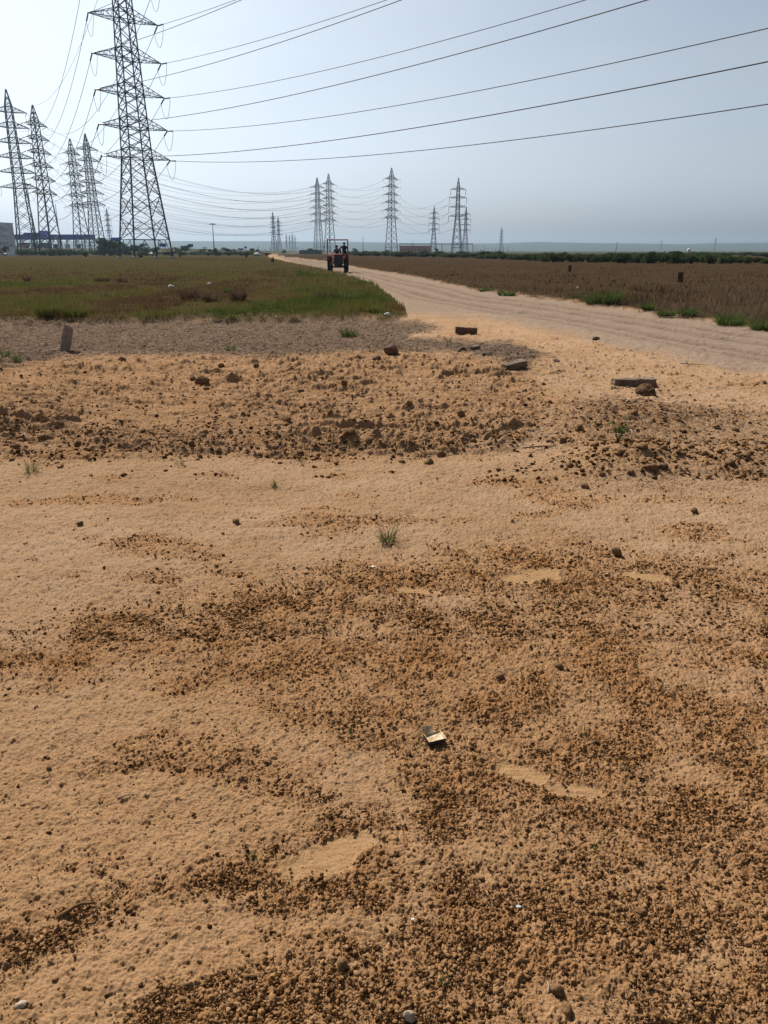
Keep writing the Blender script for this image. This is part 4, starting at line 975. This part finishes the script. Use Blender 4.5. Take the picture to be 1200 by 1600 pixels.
for k in range(6):
    px = 40+k*17; X = at(px, D)-at(83.5, D); b = MB(); b.box(X-1.1, -2.5, 0, X+1.1, 1.5, 2.7); b.box(X-1.3, -2.7, 2.703, X+1.3, 1.7, 2.9); b.build('booth', M_dark if k % 2 else M_pwall, root)
def building(name, px0, px1, D, ztop, depth, wall, label, z0=0, win=None, roof=None, rot=0):
    xc = at((px0+px1)/2, D); hw = (at(px1, D)-at(px0, D))/2; root = empty(name, (xc, D, z0), rot, label, 'building'); H = ztop-z0
    b = MB(); b.box(-hw, 0, -.3, hw, depth, H-.3); b.build('wall', wall, root)
    b = MB(); b.box(-hw-.25, -.25, H-.297, hw+.25, depth+.25, H); b.build('roof', roof or wall, root)
    if win:
        nx, nz_, ww, wh = win
        for i in range(nx):
            for j in range(nz_):
                X = -hw+(i+.5)*2*hw/nx; Z = (j+.55)*(H-.6)/nz_; b = MB(); b.box(X-ww/2, -.06, Z-wh/2, X+ww/2, .05, Z+wh/2); w_ = b.build('window', M_dark, root)
                b = MB(); b.box(X-ww/2-.1, -.14, Z-wh/2-.12, X+ww/2+.1, -.003, Z-wh/2-.003); b.build('sill', wall, w_)
    return root, hw, H
M_grayw = simple('grey_wall', (.66,.68,.74), (.55,.57,.62), .4, .85, .1)
r_, hw, H = building('apartment_building', -34, 7, 392, hz(347, 392), 14, M_grayw, 'pale grey tall building cut by the left picture edge', 0, (4, 4, 1.6, 1.5))
for j in range(4):
    b = MB(); Z = 2.4+j*H/4.4; b.box(hw+.002, .5, Z, hw+1.1, 6, Z+1.3); b.build('balcony', M_pwall, r_)
building('gate_house', -14, 13.5, 330, hz(384.5, 330), 7, M_pwall, 'low white house with an orange front at the left picture edge', 0, (3, 1, 1.0, 1.1))[0]
b = MB(); b.box(-2.6, -.1, .2, 1.0, -.003, 2.7); gh = [o for o in bpy.data.objects if o.name.startswith('gate_house')][0]; b.build('door', M_orange, gh)
building('white_hall', 16, 27, 470, hz(384, 470), 8, M_pwall, 'small white hall left under the blue canopy', 0, (2, 1, .9, 1))
r_, hw, H = building('substation_hall', 624, 673, 640, hz(384, 640), 20, M_brown, 'flat brown hall beyond the scrub, right of the lone pylon', 0, (9, 1, 1.0, .8))
building('shed', 405, 432, 610, hz(393.2, 610)+.6, 12, M_shed, 'long dark shed left of the road end', 0, (5, 1, 1.3, .9))
building('shed', 468, 502, 520, hz(391.6, 520)+.4, 12, M_shed, 'long dark low shed left of the tractor', 0, (6, 1, 1.4, .9))
building('shed', 410, 424, 560, hz(394.2, 560)+.5, 8, M_pwall, 'pale little shed by the road end', 0, (2, 1, 1, .8))
# steel gantry of the substation
D = 700; root = empty('steel_gantry', (at(682, D), D, 0), 0, 'low steel gantry stretching over the brown hall', 'gantry'); zt = hz(380.5, D); zt2 = hz(378.5, D)
for px in (624.5, 645, 690, 738): b = MB(); X = at(px, D)-at(682, D); b.beam((X-.4, 0, -.1), (X-.1, 0, zt+(2.5 if px == 645 else 0)), .25); b.beam((X+.4, 0, -.1), (X+.1, 0, zt), .25); b.build('post', M_pole, root)
b = MB(); xa, xb = at(624.5, D)-at(682, D), at(738, D)-at(682, D); b.beam((xa, 0, zt+.05), (xb, 0, zt+.05), .3); b.beam((xa, 0, zt-.9), (xb, 0, zt-.9), .22)
for k in range(28): X = xa+(xb-xa)*k/28; b.beam((X, 0, zt-.9), (X+(xb-xa)/56, 0, zt), .12); b.beam((X+(xb-xa)/56, 0, zt), (X+(xb-xa)/28, 0, zt-.9), .12)
b.build('girder', M_pole, root)
for i, px in enumerate([694, 741, 746, 751, 757, 762, 768, 774, 779, 786, 793, 800, 756, 771]):
    D = 720+25*(i % 4); b = MB(); t_ = hz(393-rnd.uniform(3, 9), D); X = at(px, D); b.tube([(X, D, -.1), (X, D, t_*.6), (X, D, t_)], [.2, .16, .1], 6); b.beam((X-.5, D, t_*.92), (X+.5, D, t_*.92), .12)
    tag(b.build('mast', M_pole), 'thin grey switchyard mast among many right of the slim pylons', 'mast', 'switchyard masts')
for i, px in enumerate([404, 415, 422.5, 461, 466, 474]):
    D = 560+20*(i % 3); b = MB(); t_ = hz(393-rnd.uniform(3, 8), D); X = at(px, D); b.tube([(X, D, -.1), (X, D, t_)], [.16, .1], 6); b.beam((X-.8, D, t_*.93), (X+.8, D, t_*.93), .13); b.beam((X-.6, D, t_*.83), (X+.6, D, t_*.83), .12)
    tag(b.build('utility_pole', M_pole), 'small dark utility pole among the sheds at the road end', 'pole', 'poles at the road end')
# tall lamp masts
def lamp_mast(px, D, ytop, label, heads, lean=0):
    h = hz(ytop, D); X = at(px, D); root = empty('lamp_mast', (X, D, 0), 0, label, 'lamp mast', 'lamp masts'); root.rotation_euler = (0, lean, 0)
    b = MB(); b.tube([(0,0,-.2), (0,0,h*.5), (0,0,h)], [.32, .22, .12], 8); b.build('mast', M_pole, root, True)
    if heads:
        b = MB(); b.lathe((0,0,h-.5), (0,0,1), [(0,.12),(.05,.9),(.25,.9),(.3,.12)], 12); b.build('ring', M_pole, root)
        for k in range(heads): a = 6.28*k/heads; b = MB(); b.box(1.15*math.cos(a)-.4, 1.15*math.sin(a)-.4, h-.55, 1.15*math.cos(a)+.4, 1.15*math.sin(a)+.4, h-.15); b.build('lamp_head', M_pole, root, bevel=.05)
lamp_mast(335.5, 420, 349, 'tall thin lamp mast with a ring of heads standing alone', 6)
lamp_mast(58, 350, 286.5, 'tall lamp mast with a wide head between the two left pylons', 4)
lamp_mast(97, 400, 318, 'bare thin mast right of the second left pylon', 0)
for (px, D, yt, lab, lean) in [(567.5, 420, 370.5, 'slim pole standing alone right of the tractor', 0), (960, 118, 378, 'slim slightly leaning pole rising from the long hedge', R(4))]:
    h = hz(yt, D); b = MB(); b.tube([(0,0,-.2), (0,0,h)], [.022*h, .013*h], 7); b.beam((-.05*h, 0, h*.95), (.05*h, 0, h*.95), .012*h)
    o = b.build('pole', M_pole, None, True); o.location = (at(px, D), D, 0); o.rotation_euler = (0, lean, 0); tag(o, lab, 'pole')
# blue boards on posts
for (px, D, y0, y1, wpx, lab) in [(164, 400, 377, 371.5, 9, 'blue road board left of the tallest pylon'), (183, 430, 376.5, 371, 14, 'dark blue road board behind the left leg of the tallest pylon'), (256, 430, 385.5, 380.3, 11, 'blue road board seen at the right leg of the tallest pylon'), (299, 430, 386, 381.3, 8.5, 'dark blue board on a post above a round tree'), (321, 470, 388, 386, 6, 'small pale board right of the dark blue one'), (384.5, 470, 388, 385, 4, 'small blue board on a pole left of the road end'), (377, 460, 390.5, 388, 9, 'low blue board left of the small one')]:
    root = empty('road_sign', (at(px, D), D, 0), 0, lab, 'road sign', 'road boards'); a, c = hz(y0, D), hz(y1, D); w_ = wpx/1264*D
    b = MB(); b.box(-w_/2, -.1, a, w_/2, .1, c); b.build('panel', M_blu if 'pale' not in lab else M_pwall, root, bevel=.03)
    b = MB(); b.tube([(0,.25,-.1), (0,.25,c-.2)], .16, 6); b.build('post', M_pole, root)
# water tank and a white gatepost by the hedge
D = 160; root = empty('water_tank', (at(1075, D), D, 0), 0, 'small white water tank on a stand above the hedge', 'water tank'); zt = hz(387.6, D)
b = MB(); b.lathe((0,0,zt-1.0), (0,0,1), [(0,0),(0,.32),(.8,.32),(.9,.2),(1.0,0)], 14); b.build('tank', M_white, root, True)
for q in range(4): b = MB(); sx, sy = ((-1,-1),(1,-1),(1,1),(-1,1))[q]; b.beam((sx*.35, sy*.35, -.1), (sx*.25, sy*.25, zt-1.003), .07); b.build('leg', M_pole, root)
# vehicles far off
def vehicle(kind, px, D, z, rz, col, label):
    root = empty(kind, (at(px, D), D, z), rz, label, 'truck' if kind == 'truck' else 'car', 'far vehicles'); mt = simple('paint', col, None, 1, .4, .5)
    if kind == 'truck':
        b = MB(); b.box(-2.2, -1.2, .9, 4.0, 1.2, 3.7); b.build('cargo_body', mt, root, bevel=.06); b = MB(); b.box(-4.2, -1.15, .7, -2.25, 1.15, 2.9); b.build('cab', mt, root, bevel=.15)
        b = MB(); b.box(-4.24, -1.0, 1.7, -4.202, 1.0, 2.6); b.build('windscreen', M_dark, root); wx = (-3.3, 1.6, 2.9); r_ = .5
    else:
        b = MB(); b.box(-2.1, -.85, .35, 2.1, .85, .95); b.build('body', mt, root, bevel=.18)
        b = MB(); b.add([(-1.1,-.78,.953),(1.5,-.78,.953),(1.5,.78,.953),(-1.1,.78,.953),(-.5,-.65,1.5),(1.0,-.65,1.5),(1.0,.65,1.5),(-.5,.65,1.5)], [(4,5,6,7),(0,1,5,4),(1,2,6,5),(2,3,7,6),(3,0,4,7)]); b.build('cabin', M_dark, root); wx = (-1.3, 1.3); r_ = .32
    for X in wx:
        for s in (-1, 1): b = MB(); b.lathe((X, s*(1.0 if kind == 'truck' else .75)-.12, r_), (0,1,0), [(0,0),(0,r_*.9),(.03,r_),(.21,r_),(.24,r_*.9),(.24,0)], 14); b.build('wheel', M_dark, root, True)
vehicle('truck', 40, 556, EZ, R(4), (.25,.07,.05), 'reddish truck under the left part of the blue canopy')
vehicle('car', 53.5, 552, EZ, R(10), (.75,.75,.75), 'white car under the blue canopy right of the truck')
vehicle('truck', 72, 560, EZ, R(0), (.05,.05,.06), 'dark truck under the middle of the blue canopy')
vehicle('car', 3, 322, 0, R(0), (.7,.7,.72), 'pale car before the low white house at the left edge')
vehicle('car', 403, 300, 0, R(80), (.8,.8,.8), 'white car at the far end of the dirt road')
vehicle('car', 239, 320, 0, R(70), (.8,.8,.8), 'white car glimpsed through the legs of the tallest pylon')
vehicle('car', 714, 300, 0, R(15), (.8,.8,.8), 'white car in the scrub before the switchyard')
stone('pale_stone', 508, 407, 6.5, M_pale, 'pale block lying by the road just behind the tractor', 'stone', None, (1, .7, .6), .1, .2, 6)

# ------------------------------------------------------------------ tractor and the two people on it
M_red = simple('tractor_red', (.20,.012,.012), (.13,.009,.009), 4, .6, .25); M_tyre = simple('tyre_rubber', (.022,.021,.02), (.03,.027,.024), 10, .85, .2)
M_rim = simple('rim_paint', (.35,.33,.31), (.25,.22,.2), 5, .6, .4); M_blk = simple('engine_black', (.025,.025,.026), (.015,.015,.016), 4, .6, .4)
M_frame = simple('canopy_frame', (.30,.05,.025), (.2,.035,.018), 3, .5, .4); M_lamp = simple('headlamp', (.6,.6,.58), (.5,.5,.5), 3, .15, .5)
tx, ty = ground_at(527.5, 425.6); tx, ty = float(tx), float(ty)
trac = empty('tractor', (tx, ty+.9, .01), R(5), 'red tractor with an open canopy frame driving up the dirt road', 'tractor')
def tyre(name, X, Y, r, w, parent):
    b = MB(); b.lathe((X-w/2, Y, r), (1,0,0), [(0,r*.62),(0,r*.92),(w*.12,r),(w*.88,r),(w,r*.92),(w,r*.62)], 28)
    for k in range(22):
        a = 6.283*k/22
        for s in (0, 1):
            p = Vector((X-w*.45 if s == 0 else X+w*.45, Y+math.cos(a)*(r+.0), r+math.sin(a)*(r+.0))); q = Vector((X, Y+math.cos(a+.16)*(r+.012), r+math.sin(a+.16)*(r+.012))); b.beam(p, q, .05)
    o = b.build(name, M_tyre, parent, False)
    b = MB(); b.lathe((X-w*.3, Y, r), (1,0,0), [(0,0),(0,r*.2),(.02,r*.55),(0,r*.63),(w*.6,r*.63),(w*.58,r*.55),(w*.6,r*.2),(w*.6,0)], 24); b.build('rim', M_rim, o, True)
tyre('rear_wheel', -.66, .62, .66, .36, trac); tyre('rear_wheel', .66, .62, .66, .36, trac)
tyre('front_wheel', -.56, -1.2, .38, .2, trac); tyre('front_wheel', .56, -1.2, .38, .2, trac)
b = MB(); b.box(-.40, -.118, .55, .40, .30, 1.36); b.build('cowl', M_blk, trac, bevel=.05)
for s in (-1, 1): b = MB(); b.box(*((s*.36, -.1, .42, s*.80, .62, .50) if s > 0 else (s*.80, -.1, .42, s*.36, .62, .50))); b.build('footboard', M_blk, trac, bevel=.01)
b = MB(); b.box(-.36, -1.62, .80, .36, -.12, 1.36); b.build('hood', M_red, trac, bevel=.07)
b = MB(); b.box(-.25, -1.665, .74, .25, -1.623, 1.22); b.build('grille', M_blk, trac, bevel=.01)
b = MB(); b.box(-.30, -1.5, .42, .30, .75, .797); b.build('engine', M_blk, trac, bevel=.04)
b = MB(); b.beam((-.52,-1.2,.40), (.52,-1.2,.40), .11, caps=True); b.beam((0,-1.2,.38), (0,-1.2,.6), .16); b.build('front_axle', M_blk, trac)
b = MB(); b.box(-.22, -1.85, .5, .22, -1.68, .72); b.build('front_weight', M_blk, trac, bevel=.03)
for s in (-1, 1):
    b = MB(); b.lathe((s*.40, -1.60, 1.12), (0,-1,0), [(0,0),(0,.05),(.05,.065),(.06,.055),(.065,0)], 14); b.build('headlight', M_lamp, trac, True)
    b = MB(); n = 9; pv = []
    for k in range(n):
        a = R(20+150*k/(n-1)); pv.append((.62-math.cos(a)*.74*-1*-1, .68+math.sin(a)*.74))
    for i in range(n-1):
        (y0, z0), (y1, z1) = pv[i], pv[i+1]; x0, x1 = (s*.46, s*.86) if s > 0 else (s*.86, s*.46)
        b.add([(x0,y0,z0),(x1,y0,z0),(x1,y1,z1),(x0,y1,z1),(x0,y0,z0+.03),(x1,y0,z0+.03),(x1,y1,z1+.03),(x0,y1,z1+.03)], [(3,2,1,0),(4,5,6,7),(0,1,5,4),(1,2,6,5),(2,3,7,6),(3,0,4,7)])
    b.build('fender', M_red, trac)
b = MB(); b.box(-.24, .42, .95, .24, .84, 1.03); b.box(-.24, .80, 1.03, .24, .88, 1.32); b.build('seat', M_blk, trac, bevel=.03)
b = MB(); b.tube([(0,-.1,1.2),(0,.16,1.42)], .025, 6); b.tube([(.19*math.cos(a), .16+.08*math.sin(a), 1.42+.17*math.sin(a)) for a in [6.283*k/16 for k in range(17)]], .018, 5, False); b.build('steering_wheel', M_blk, trac)
b = MB(); b.tube([(.2,-.9,1.34),(.2,-.9,1.95)], .035, 8); b.build('exhaust', M_blk, trac)
b = MB()
for s in (-1, 1):
    b.tube([(s*.82,.95,.95),(s*.82,.95,2.36),(s*.80,.9,2.42)], .035, 8); b.tube([(s*.80,-.25,.9),(s*.80,-.2,2.42)], .028, 8); b.tube([(s*.80,.9,2.42),(s*.80,-.2,2.42)], .035, 8)
b.tube([(-.82,-.2,2.42),(.82,-.2,2.42)], .042, 8); b.tube([(-.82,.9,2.42),(.82,.9,2.42)], .04, 8); b.tube([(-.8,-.2,1.2),(-.3,-.15,1.1)], .022, 6); b.tube([(.8,-.2,1.2),(.3,-.15,1.1)], .022, 6)
b.build('canopy_frame', M_frame, trac)

M_skin = simple('skin', (.16,.085,.05), (.13,.065,.04), 8, .6, .3); M_shirtA = simple('dark_shirt', (.05,.05,.06), (.035,.035,.045), 10, .9, .1); M_shirtB = simple('navy_shirt', (.035,.035,.04), (.025,.025,.03), 10, .9, .1)
M_trou = simple('trousers', (.045,.042,.042), (.03,.028,.028), 10, .9, .1); M_hair = simple('black_hair', (.012,.011,.01), (.008,.008,.008), 30, .6, .3)
def person(P, loc, rz, shirt, label):
    """P: joint positions; one continuous skinned body"""
    bm = bmesh.new(); sk = bm.verts.layers.skin.verify(); vd = {}
    def jv(k, p, r, root=False):
        v = bm.verts.new(p); v[sk].radius = (r, r); v[sk].use_root = root; vd[k] = v; return v
    for k, (p, r) in P.items(): jv(k, p, r, k == 'pelvis')
    E = [('pelvis','waist'),('waist','chest'),('chest','neck'),('neck','jaw'),('jaw','head'),('head','crown')]
    for s in 'LR': E += [('chest','sh'+s),('sh'+s,'el'+s),('el'+s,'wr'+s),('wr'+s,'pm'+s),('pelvis','hip'+s),('hip'+s,'kn'+s),('kn'+s,'an'+s),('an'+s,'toe'+s)]
    for a, c in E: bm.edges.new((vd[a], vd[c]))
    hd = Vector(P['head'][0]); v = jv('nose', hd+Vector((0,-.105,-.02)), .016); bm.edges.new((v, vd['head']))
    for s in 'LR':
        pm = Vector(P['pm'+s][0]); wr = Vector(P['wr'+s][0]); d = (pm-wr).normalized(); side = d.cross(Vector((0,0,1))); side = side.normalized() if side.length > .1 else Vector((1,0,0)); dn = side.cross(d)
        for f, (o_, L) in enumerate(((-.03,.065),(-.01,.078),(.01,.074),(.03,.058))):
            a = jv('f%s%d' % (s, f), pm+side*o_+d*L*.55-dn*0, .009); c = jv('g%s%d' % (s, f), pm+side*o_*1.05+d*L*.85+dn*.02*(1+.2*f), .008); bm.edges.new((vd['pm'+s], a)); bm.edges.new((a, c))
        a = jv('t'+s, pm-d*.03+side*-.045, .010); c = jv('u'+s, pm+d*.005+side*-.06+dn*.01, .008); bm.edges.new((vd['wr'+s], a)); bm.edges.new((a, c))
    me = bpy.data.meshes.new('person'); bm.to_mesh(me); bm.free()
    o = bpy.data.objects.new('person', me); COL.objects.link(o); m1 = o.modifiers.new('skin', 'SKIN'); m1.use_smooth_shade = True; o.modifiers.new('sub', 'SUBSURF').levels = 1
    dg = bpy.context.evaluated_depsgraph_get(); ev = o.evaluated_get(dg); nm = bpy.data.meshes.new_from_object(ev); o.modifiers.clear(); o.data = nm
    for mm in (M_skin, shirt, M_trou): nm.materials.append(mm)
    ang = {k: Vector(p) for k, (p, r) in P.items()}
    def seg(p, a, c):
        a, c = ang[a], ang[c]; ab = c-a; t = max(0, min(1, (p-a).dot(ab)/max(ab.length_squared, 1e-9))); return (p-a-ab*t).length, t
    segs = [(('jaw','head'),0),(('head','crown'),0),(('waist','chest'),1),(('pelvis','waist'),2)]
    for s in 'LR': segs += [(('chest','sh'+s),1),(('sh'+s,'el'+s),1),(('el'+s,'wr'+s),3),(('wr'+s,'pm'+s),0),(('pelvis','hip'+s),2),(('hip'+s,'kn'+s),2),(('kn'+s,'an'+s),2),(('an'+s,'toe'+s),0)]
    for f in nm.polygons:
        c = Vector(f.center); best = min(((seg(c, *ab)[0], k, seg(c, *ab)[1]) for ab, k in segs)); k = best[1]
        if k == 3: k = 1 if best[2] < .6 else 0
        f.material_index = k; f.use_smooth = True
    o.location = loc; o.rotation_euler = (0, 0, rz)
    b = MB(); b.lathe(Vector(P['head'][0])+Vector((0,.025,-.03)), (0,.15,1), [(0,.075),(.0,.098),(.06,.108),(.11,.09),(.145,.05),(.16,0)], 16); hr = b.build('hair', M_hair, o, True)
    for s in (-1, 1): b = MB(); b.lathe(hd+Vector((s*.034,-.088,.012)), (0,-1,0), [(0,0),(0,.011),(.008,.008),(.012,0)], 8); b.build('eye', M_hair, o)
    return tag(o, label, 'person', 'people on the tractor')
c7, s7 = math.cos(R(5)), math.sin(R(5))
def tw(p): return (trac.location.x+p[0]*c7-p[1]*s7, trac.location.y+p[0]*s7+p[1]*c7, p[2])
drv = {'pelvis':((0,0,.10),.135),'waist':((0,-.02,.28),.125),'chest':((0,-.05,.50),.14),'neck':((0,-.06,.64),.055),'jaw':((0,-.085,.71),.07),'head':((0,-.08,.79),.098),'crown':((0,-.07,.86),.075),
 'shL':((-.19,-.04,.56),.062),'elL':((-.26,-.20,.38),.048),'wrL':((-.16,-.40,.42),.034),'pmL':((-.13,-.47,.43),.034),'shR':((.19,-.04,.56),.062),'elR':((.26,-.20,.38),.048),'wrR':((.16,-.40,.42),.034),'pmR':((.13,-.47,.43),.034),
 'hipL':((-.1,-.05,.09),.09),'knL':((-.19,-.46,.12),.066),'anL':((-.2,-.52,-.30),.045),'toeL':((-.2,-.70,-.36),.035),'hipR':((.1,-.05,.09),.09),'knR':((.19,-.46,.12),.066),'anR':((.2,-.52,-.30),.045),'toeR':((.2,-.70,-.36),.035)}
person(drv, tw((-.06, .62, 1.13)), R(5), M_shirtA, 'driver in dark clothes sitting at the wheel of the red tractor')
psg = dict(drv); psg.update({'shL':((-.19,-.05,.56),.062),'elL':((-.36,-.12,.40),.048),'wrL':((-.52,-.18,.30),.034),'pmL':((-.58,-.20,.26),.034),'elR':((.27,.02,.36),.048),'wrR':((.30,-.12,.18),.034),'pmR':((.30,-.18,.15),.034),
 'knL':((-.14,-.42,.02),.066),'anL':((-.15,-.40,-.40),.045),'toeL':((-.15,-.58,-.45),.035),'knR':((.12,-.42,.02),.066),'anR':((.12,-.40,-.40),.045),'toeR':((.12,-.58,-.45),.035)})
person(psg, tw((.52, .60, 1.36)), R(5), M_shirtB, 'passenger in dark clothes perched on the tractor fender, arm out to the driver')
# ------------------------------------------------------------------ hills, air, sky and sun
def hills():
    xs = np.linspace(-4300, 4300, 260); rows = [(700, 0), (1500, .02), (2600, .05), (3500, .12), (3800, .4), (4200, .8), (4600, 1.0), (5100, .9)]
    V = []
    for (yy, hf) in rows:
        px = 600+1264*xs/4600
        H = np.interp(px, [-600, 250, 420, 560, 700, 780, 840, 900, 960, 1060, 1110, 1200, 1800], [62, 58, 57, 53, 44, 46, 53, 49, 46, 41, 47, 51, 56])
        H = H + 2.0*fbm(xs, xs*0+yy, 500, 4, 5) + 1.0*fbm(xs, xs*0+yy, 60, 3, 6)
        V.append(np.stack([xs, np.full_like(xs, yy)+(60*fbm(xs, xs*0+yy, 400, 2, 8) if yy > 1000 else 0), H*hf-.8*(hf == 0)], -1))
    V = np.stack(V); r, c = V.shape[:2]; idx = np.arange(r*c).reshape(r, c)
    Q = np.stack([idx[:-1,:-1], idx[:-1,1:], idx[1:,1:], idx[1:,:-1]], -1).reshape(-1, 4)
    tag(link('hills', npmesh('hills', V.reshape(-1, 3), Q, smooth=True), simple('far_hills', (.055,.062,.035), (.035,.042,.024), .02, 1, 0)), kind='structure')
hills()
SUN_EL = R(47); SUN_AZ = R(-33)
w = bpy.data.worlds.new('World'); sc.world = w; w.use_nodes = True
nt = w.node_tree; bg = nt.nodes['Background']
sky = nt.nodes.new('ShaderNodeTexSky'); sky.sky_type = 'NISHITA'; sky.sun_disc = False
sky.sun_elevation = SUN_EL; sky.sun_rotation = SUN_AZ; sky.air_density = 1.0; sky.dust_density = 2.7; sky.ozone_density = 3.2
# thin high veil of haze that pales the blue, uneven like the real one
bw_ = nt.nodes.new('ShaderNodeRGBToBW'); nt.links.new(sky.outputs[0], bw_.inputs[0])
veil = mixc(nt, 1.0, (.88, 1.0, 1.13), bw_.outputs[0], 'MULTIPLY')
vc = nt.nodes.new('ShaderNodeTexCoord'); vm = nt.nodes.new('ShaderNodeMapping'); vm.inputs['Scale'].default_value = (1.2, 1.6, 5.0); nt.links.new(vc.outputs['Generated'], vm.inputs[0])
vn = nt.nodes.new('ShaderNodeTexNoise'); vn.inputs['Scale'].default_value = 2.2; vn.inputs['Detail'].default_value = 5; nt.links.new(vm.outputs[0], vn.inputs['Vector'])
vf = ramp(nt, vn.outputs['Fac'], .3, .7, (.6,.6,.6), (.95,.95,.95))
veil2 = mixc(nt, 1.0, veil, ramp(nt, vn.outputs['Fac'], .3, .72, (1.0,1.0,1.0), (1.08,1.08,1.08)).outputs['Color'], 'MULTIPLY')
nt.links.new(mixc(nt, vf.outputs['Color'], sky.outputs[0], veil2), bg.inputs[0]); bg.inputs[1].default_value = .077
sd = bpy.data.lights.new('sun', 'SUN'); sd.energy = 5.0; sd.angle = R(.6); sd.color = (1.0, .93, .83)
so = bpy.data.objects.new('sun', sd); COL.objects.link(so)
so.rotation_euler = (math.pi/2-SUN_EL, 0, math.pi-SUN_AZ)
HAZE = .0001
b = MB(); b.box(-4480, -300, -1.4, 4480, 5600, 90)
hm = bpy.data.materials.new('haze'); hm.use_nodes = True; hn = hm.node_tree
hn.nodes.remove(hn.nodes['Principled BSDF'])
pv = hn.nodes.new('ShaderNodeVolumePrincipled'); pv.inputs['Density'].default_value = HAZE
pv.inputs['Color'].default_value = (.55, .74, .95, 1); pv.inputs['Anisotropy'].default_value = .5
hn.links.new(pv.outputs[0], hn.nodes['Material Output'].inputs['Volume'])
tag(b.build('haze', hm), kind='stuff')
sc.view_settings.view_transform = 'Standard'; sc.view_settings.look = 'None'; sc.view_settings.exposure = 0.68; sc.view_settings.gamma = 1
sc.cycles.volume_bounces = 0; sc.cycles.max_bounces = 6; sc.cycles.use_denoising = True; sc.cycles.denoiser = 'OPENIMAGEDENOISE'; sc.cycles.denoising_input_passes = 'RGB_ALBEDO_NORMAL'; sc.cycles.denoising_prefilter = 'ACCURATE'
